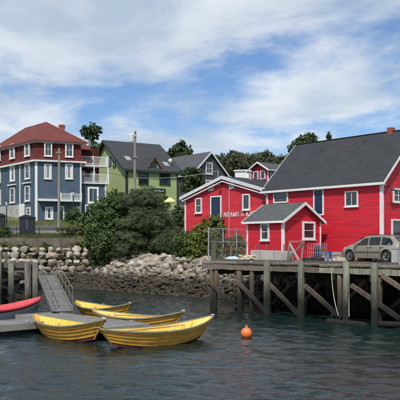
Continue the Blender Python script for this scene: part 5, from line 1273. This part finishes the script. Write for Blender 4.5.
# cream parasol by the green house
p = px_at(170, 197.5, 70); pz = gz(p.x, 70); t = thing('cream_parasol', (p.x, 70, pz), 'cream yellow parasol between the big bush and the red gallery', 'parasol')
mb = MB(); mb.tube((p.x, 70, pz), (p.x, 70, p.z), .03, .03, 8); mk('pole', mb, MT['white'], t)
mb = MB(); mb.lathe([(.6, p.z - .5), (.6, p.z - .38), (.32, p.z - .16), (.03, p.z)], 8, lambda a, b, c: (p.x + a, 70 + b, c)); mk('canopy', mb, MT['umbrella'], t)

# ================================================================== PLANTS
def leaves_mesh(name, P, Nrm, size, aspect, rng, fold=.0):
    """leaf-sized quads at points P whose faces look roughly along Nrm"""
    n = len(P); Nrm = Nrm + rng.normal(0, .55, (n, 3)); Nrm /= np.linalg.norm(Nrm, axis=1)[:, None] + 1e-9
    a = np.cross(Nrm, rng.normal(0, 1, (n, 3))); a /= np.linalg.norm(a, axis=1)[:, None] + 1e-9; b = np.cross(Nrm, a)
    sz = size * rng.uniform(.45, 1.55, n)[:, None]
    V = np.stack([P - a * sz, P - b * sz * aspect + a * sz * .1, P + a * sz, P + b * sz * aspect + a * sz * .1], 1).reshape(-1, 3)
    me = bpy.data.meshes.new(name); me.vertices.add(4 * n); me.vertices.foreach_set('co', V.astype(np.float32).ravel())
    me.loops.add(4 * n); me.loops.foreach_set('vertex_index', np.arange(4 * n, dtype=np.int32))
    me.polygons.add(n); me.polygons.foreach_set('loop_start', np.arange(0, 4 * n, 4, dtype=np.int32)); me.polygons.foreach_set('loop_total', np.full(n, 4, dtype=np.int32))
    me.update(calc_edges=True); return me
def crown_pts(lobes, per_m2, cr, rng, lpc, squash=.8, inner=.45):
    """clumps on and inside ellipsoid lobes; leaves gathered round each clump"""
    Ps = []; Ns = []
    for c, r in lobes:
        c = np.array(c); r = np.array(r); area = 4 * math.pi * ((r[0] * r[1]) ** 1.6 / 3 + (r[0] * r[2]) ** 1.6 / 3 + (r[1] * r[2]) ** 1.6 / 3) ** (1 / 1.6)
        nc = max(6, int(area * per_m2)); d = rng.normal(0, 1, (nc, 3)); d /= np.linalg.norm(d, axis=1)[:, None]
        k = rng.uniform(inner, 1, nc) ** .5; bump = 1 + .16 * np.sin(d[:, 0] * 5 + c[0]) * np.sin(d[:, 2] * 6 + c[1]) + rng.normal(0, .06, nc)
        far = rng.rand(nc) < .09; bump = np.where(far, bump * rng.uniform(1.05, 1.28, nc), bump); cen = c + d * r * (k * bump)[:, None]
        o = rng.normal(0, 1, (nc, lpc, 3)); o /= np.linalg.norm(o, axis=2)[..., None]; rad = cr * rng.uniform(.55, 1.3, (nc, 1, 1)) * rng.uniform(.35, 1, (nc, lpc, 1)) ** .5
        q = cen[:, None, :] + o * rad * np.array([1, 1, squash])
        nn = o * .6 + d[:, None, :] * .6 + np.array([0, 0, .5])
        Ps.append(q.reshape(-1, 3)); Ns.append(nn.reshape(-1, 3))
    return np.concatenate(Ps), np.concatenate(Ns)
def plant(name, loc, lobes, label, cat, leaf, size=.11, aspect=.5, per=3.0, cr=.32, lpc=26, seed=1, trunk=None, limbs=6, group=None, squash=.8, inner=.45, zmin=None):
    """loc base point; lobes [(centre relative to loc),(radii)]; trunk (radius, height)"""
    rng = np.random.RandomState(seed); t = thing(name, loc, label, cat, group)
    P, Nn = crown_pts(lobes, per, cr, rng, lpc, squash, inner)
    if zmin is not None: k = P[:, 2] > zmin; P, Nn = P[k], Nn[k]
    me = leaves_mesh('crown', P, Nn, size, aspect, rng); o = link_mesh('crown', me, LF[leaf], t)
    mb = MB(); r = trunk[0] if trunk else .07; h = trunk[1] if trunk else lobes[0][0][2]
    mb.tube((0, 0, -.3), (.04, 0, h * .6), r, r * .75, 8); mb.tube((.04, 0, h * .6), (0, .03, h), r * .75, r * .4, 8)
    for i in range(limbs):
        c, rd = lobes[i % len(lobes)]; d = rng.normal(0, 1, 3); d[2] = abs(d[2]) * .5; d /= np.linalg.norm(d); e = Vector(c) + Vector(d * np.array(rd) * .75)
        z = h * rng.uniform(.45, .95); mid = Vector((0, 0, z)).lerp(e, .5) + Vector((0, 0, .1)); mb.tube((0, 0, z), mid, r * .45, r * .3, 6); mb.tube(mid, e, r * .3, r * .1, 6)
    mk('trunk', mb, MT['bark'], t, local=True); return t
def gl(x, y, dz=0): return (x, y, gz(x, y) + dz)
# leafy bush and the big olive conifer above the riprap
plant('leafy_bush', gl(-7.55, 58.3), [((0, 0, 2.2), (1.75, 1.4, 2.3)), ((.4, .1, 4.0), (1.35, 1.2, 1.65)), ((-.75, -.1, 1.3), (1.15, 1.0, 1.5)), ((.8, -.3, 2.4), (1.2, 1.1, 1.7)), ((.75, 0, 5.0), (.75, .7, .85)), ((-1.2, -.2, 2.6), (.9, .8, 1.3)), ((-.5, 0, 4.2), (.9, .8, 1.0))],
      'tall deep green leafy bush next to the olive conifer', 'bush', 'dark', .082, .6, 9, .28, 40, 3, (.12, 4.5), 10)
lob = []; r0 = random.Random(9)
for i in range(15):
    a = r0.uniform(0, 6.28); zz = r0.uniform(.9, 4.9); rad = 2.4 * math.sqrt(max(.04, 1 - (zz / 6.0) ** 2)) * r0.uniform(.55, 1.0); lob.append(((rad * math.cos(a), rad * math.sin(a) * .75, zz), (r0.uniform(.75, 1.2), r0.uniform(.7, 1.0), r0.uniform(.5, .8))))
lob += [((0, 0, 2.4), (2.0, 1.5, 2.4)), ((-.2, 0, 4.9), (.95, .8, .95)), ((1.9, -.5, 1.0), (1.2, .9, 1.0)), ((-1.7, -.5, .9), (1.15, .9, .9))]
plant('olive_conifer', gl(-4.15, 57.2), lob, 'broad olive green conifer bush above the rocks', 'bush', 'olive', .085, .2, 9.5, .36, 80, 5, (.14, 4.5), 14, squash=.55)
# shrubs before the red gallery
plant('flowering_shrub', gl(.55, 51.3), [((.0, 0, 1.3), (1.15, .7, 1.4)), ((.55, 0, 2.2), (.75, .6, .95)), ((-.6, -.2, .8), (.9, .6, .9))], 'bright green and orange shrub in front of the red gallery door', 'shrub', 'bright', .085, .55, 13, .22, 28, 11, (.05, 2.2), 8)
plant('leafy_shrub', gl(-1.0, 52.6), [((0, 0, 1.0), (.95, .7, 1.1)), ((.45, 0, 1.6), (.6, .5, .75)), ((-.4, -.1, .7), (.7, .6, .7))], 'mid green shrub between the olive conifer and the gallery wall', 'shrub', 'dark', .08, .5, 8, .2, 26, 12, (.04, 1.6), 6)
plant('leafy_shrub', gl(1.5, 49.0), [((0, 0, .8), (.75, .55, .9)), ((.5, .3, 1.1), (.7, .5, .8))], 'dark green shrub behind the left end of the chain link fence', 'shrub', 'dark', .075, .5, 8, .2, 24, 13, (.04, 1.3), 6)
plant('leafy_shrub', gl(2.9, 47.7), [((0, 0, .75), (.8, .5, .8)), ((-.4, 0, 1.2), (.5, .4, .6))], 'green shrub behind the middle of the chain link fence', 'shrub', 'bright', .075, .5, 8, .2, 24, 14, (.04, 1.3), 6)
plant('leafy_shrub', gl(-2.5, 60.5), [((0, 0, 1.5), (1.0, .8, 1.7)), ((.6, 0, 1.0), (.8, .7, 1.2)), ((-.5, 0, 2.2), (.8, .7, 1.2))], 'dark shrub below the cream parasol beside the olive conifer', 'shrub', 'tree', .09, .5, 7, .24, 26, 17, (.06, 2.4), 7)
plant('leafy_shrub', gl(-1.7, 63.5), [((0, 0, 1.0), (1.2, .8, 1.2)), ((-.9, 0, 1.4), (.9, .7, 1.2))], 'low leafy shrub behind the gallery corner and below the green house', 'shrub', 'dark', .09, .5, 7, .24, 26, 18, (.06, 1.6), 6)
# along the street
for k, (px, D, rx, rz, lf, lab) in enumerate(((3, 60.9, .62, .65, 'dark', 'round green shrub by the navy kiosk above the wall'), (76, 61.6, .8, .8, 'bright', 'yellowish shrub under the street lamp before the blue house'), (84, 62.5, .9, 1.0, 'dark', 'dark shrub between the street lamp and the tall leafy bush'), (66, 61.9, .7, .5, 'bright', 'low ragged shrub at the end of the iron railing'))):
    x = (px - 200) / FPX * D
    plant('round_shrub', gl(x, D), [((0, 0, rz * .85), (rx, rx * .8, rz)), ((rx * .4, 0, rz * .6), (rx * .6, rx * .6, rz * .6))], lab, 'shrub', lf, .075, .5, 9, .18, 22, 30 + k, (.04, rz), 5)
x = (72 - 200) / FPX * 62.6; plant('young_tree', gl(x, 62.6), [((0, 0, 1.75), (.75, .6, .55)), ((.3, 0, 2.1), (.5, .45, .4)), ((-.35, 0, 1.5), (.5, .4, .35))], 'small young tree with a thin stem before the blue house', 'tree', 'dark', .08, .5, 8, .2, 24, 44, (.05, 1.8), 6)
x = (100 - 200) / FPX * 62.0; plant('leafy_bush', gl(x, 62.2), [((0, 0, 1.5), (1.6, 1.2, 1.9)), ((1.3, 0, 1.5), (1.3, 1, 1.6))], 'dark bush behind the tall leafy bush below the blue house deck', 'bush', 'dark', .1, .55, 6, .28, 28, 46, (.08, 2.2), 6)
bank = ['small ragged shrub at the wall foot behind the gangway top', 'small leafy shrub at the wall foot near the tall leafy bush', 'low grey green weed clump on the boulders under the navy double kiosk', 'low leafy weed clump between boulders beside the small wharf']
for k, (x, rx, rz, lf) in enumerate(((-13.2, .5, .4, 'dark'), (-10.5, .6, .5, 'bright'), (-15.0, .5, .35, 'olive'), (-16.6, .5, .4, 'bright'))):
    plant('bank_shrub', (x, 59.85, 3.15), [((0, 0, rz * .6), (rx, .3, rz)), ((rx * .7, 0, rz * .4), (rx * .6, .28, rz * .7))], bank[k], 'shrub', lf, .065, .45, 11, .16, 22, 120 + k, (.03, rz * .6), 5)
# trees behind the houses
def tree(px, yt, D, w_px, h_px, lf, lab, seed, leaf_=.2, per=1.6, cr=.55, lpc=28, nl=6, grp=None, inner=.45, asp=.5):
    x = (px - 200) / FPX * D; zt = EYE + (HOR - yt) / FPX * D; z0 = gz(x, D); rw2 = w_px / 2 / FPX * D; rh = h_px / 2 / FPX * D; cz = zt - rh - z0; q = random.Random(seed); L = [((0, 0, cz), (rw2 * .72, rw2 * .7, rh * .78))]
    for i in range(nl):
        a = q.uniform(0, 6.28); e = q.uniform(-.6, .95); rr2 = math.sqrt(max(0, 1 - e * e)); L.append(((rw2 * .55 * rr2 * math.cos(a), rw2 * .55 * rr2 * math.sin(a), cz + rh * .62 * e), (rw2 * q.uniform(.32, .5), rw2 * q.uniform(.32, .5), rh * q.uniform(.28, .42))))
    plant('broadleaf_tree', (x, D, z0), L, lab, 'tree', lf, leaf_, asp, per, cr, lpc, seed, (max(.12, rw2 * .1), cz), 10, grp, inner=inner)
tree(182.5, 140, 128, 30, 32, 'tree', 'round dark tree standing behind the green and grey houses', 60, .2, 2.4, .5, 30)
tree(92, 122, 98, 24, 20, 'tree', 'ragged dark tree behind the blue house roof', 61, .16, 1.5, .4, 26, 8, inner=.6)
tree(95, 137, 96, 22, 34, 'tree', 'leafy tree behind the white decks of the blue house', 62, .16, 1.8, .4, 28, 8)
hill = ['brownish green tree rising just right of the grey house gable', 'tallest brownish green tree on the hill behind the gallery ridge', 'brownish green tree on the hill directly behind the low white building', 'brownish green tree on the hill behind the red rooftop cupola', 'brownish green tree between the cupola roof and the warehouse roof', 'brownish green tree half hidden by the steep warehouse roof']
for k, (px, yt, w, hh, D) in enumerate(((217, 152, 26, 32, 118), (234, 146.5, 26, 36, 128), (248, 151, 24, 28, 116), (264, 149, 30, 32, 130), (281, 154, 22, 26, 119), (294, 152, 26, 32, 127))):
    tree(px, yt, D, w, hh, 'brown', hill[k], 70 + k, .15, 2.2, .42, 30, 10, 'hillside trees behind the gallery', .6)
tree(305.5, 131.5, 76, 36, 36, 'tree', 'dense green tree rising above the warehouse ridge', 80, .13, 3.0, .34, 32, 9)
tree(329.5, 130.5, 82, 5, 12, 'tree', 'tiny treetop just showing over the warehouse ridge', 81, .1, 5, .2, 24, 4)
tree(192, 163, 82, 28, 36, 'tree', 'leafy tree between the green house and the red gallery', 82, .14, 2.4, .36, 30, 8)
tree(178.5, 203, 64.5, 17, 34, 'tree', 'leafy young tree at the corner between the olive conifer and the gallery', 84, .1, 4, .26, 28, 7)
tree(160, 192, 72, 22, 22, 'dark', 'small leafy tree below the green house sign', 83, .12, 3, .3, 28, 6)
# rough grass above the wall and along the riprap top
def grass():
    rng = np.random.RandomState(8); n = 26000; X = rng.uniform(-24, -7, n); Y = np.where(rng.rand(n) < .45, rng.uniform(60.45, 62.5, n), rng.uniform(62.5, 75, n)); keep = ~((Y > 64) & (Y < 70.2)); X, Y = X[keep], Y[keep]
    m2 = 7000; X2 = rng.uniform(-19, -8.8, m2); Y2 = rng.uniform(59.2, 60.1, m2)
    m3 = 5000; s = rng.uniform(-6.5, 2.5, m3); Y3 = 52.0 - (s + 1.5) * 1.0 + rng.uniform(2.4, 4.2, m3); X = np.concatenate([X, X2, s]); Y = np.concatenate([Y, Y2, Y3])
    keep = ~((X > -1.2) & (Y > 54 - (X + 1.3) * 1.11)); X, Y = X[keep], Y[keep]
    Z = ground_z(X, Y); h = rng.uniform(.06, .24, len(X)) * np.where((Y < 60.2) & (X < -8.5), 1.8, 1); a = rng.uniform(0, 6.28, len(X)); w = .02
    lean = rng.normal(0, .35, (len(X), 2)) * h[:, None]
    p0 = np.stack([X - w * np.cos(a), Y - w * np.sin(a), Z - .03], 1); p1 = np.stack([X + w * np.cos(a), Y + w * np.sin(a), Z - .03], 1); p2 = np.stack([X + lean[:, 0], Y + lean[:, 1], Z + h], 1)
    V = np.stack([p0, p1, p2], 1).reshape(-1, 3); k = len(X); me = bpy.data.meshes.new('grass'); me.vertices.add(3 * k); me.vertices.foreach_set('co', V.astype(np.float32).ravel()); me.loops.add(3 * k); me.loops.foreach_set('vertex_index', np.arange(3 * k, dtype=np.int32))
    me.polygons.add(k); me.polygons.foreach_set('loop_start', np.arange(0, 3 * k, 3, dtype=np.int32)); me.polygons.foreach_set('loop_total', np.full(k, 3, dtype=np.int32)); me.update(calc_edges=True)
    tag(link_mesh('grass', me, LF['grassy']), 'rough green grass along the wall top and bank', 'grass', kind='stuff')
grass()
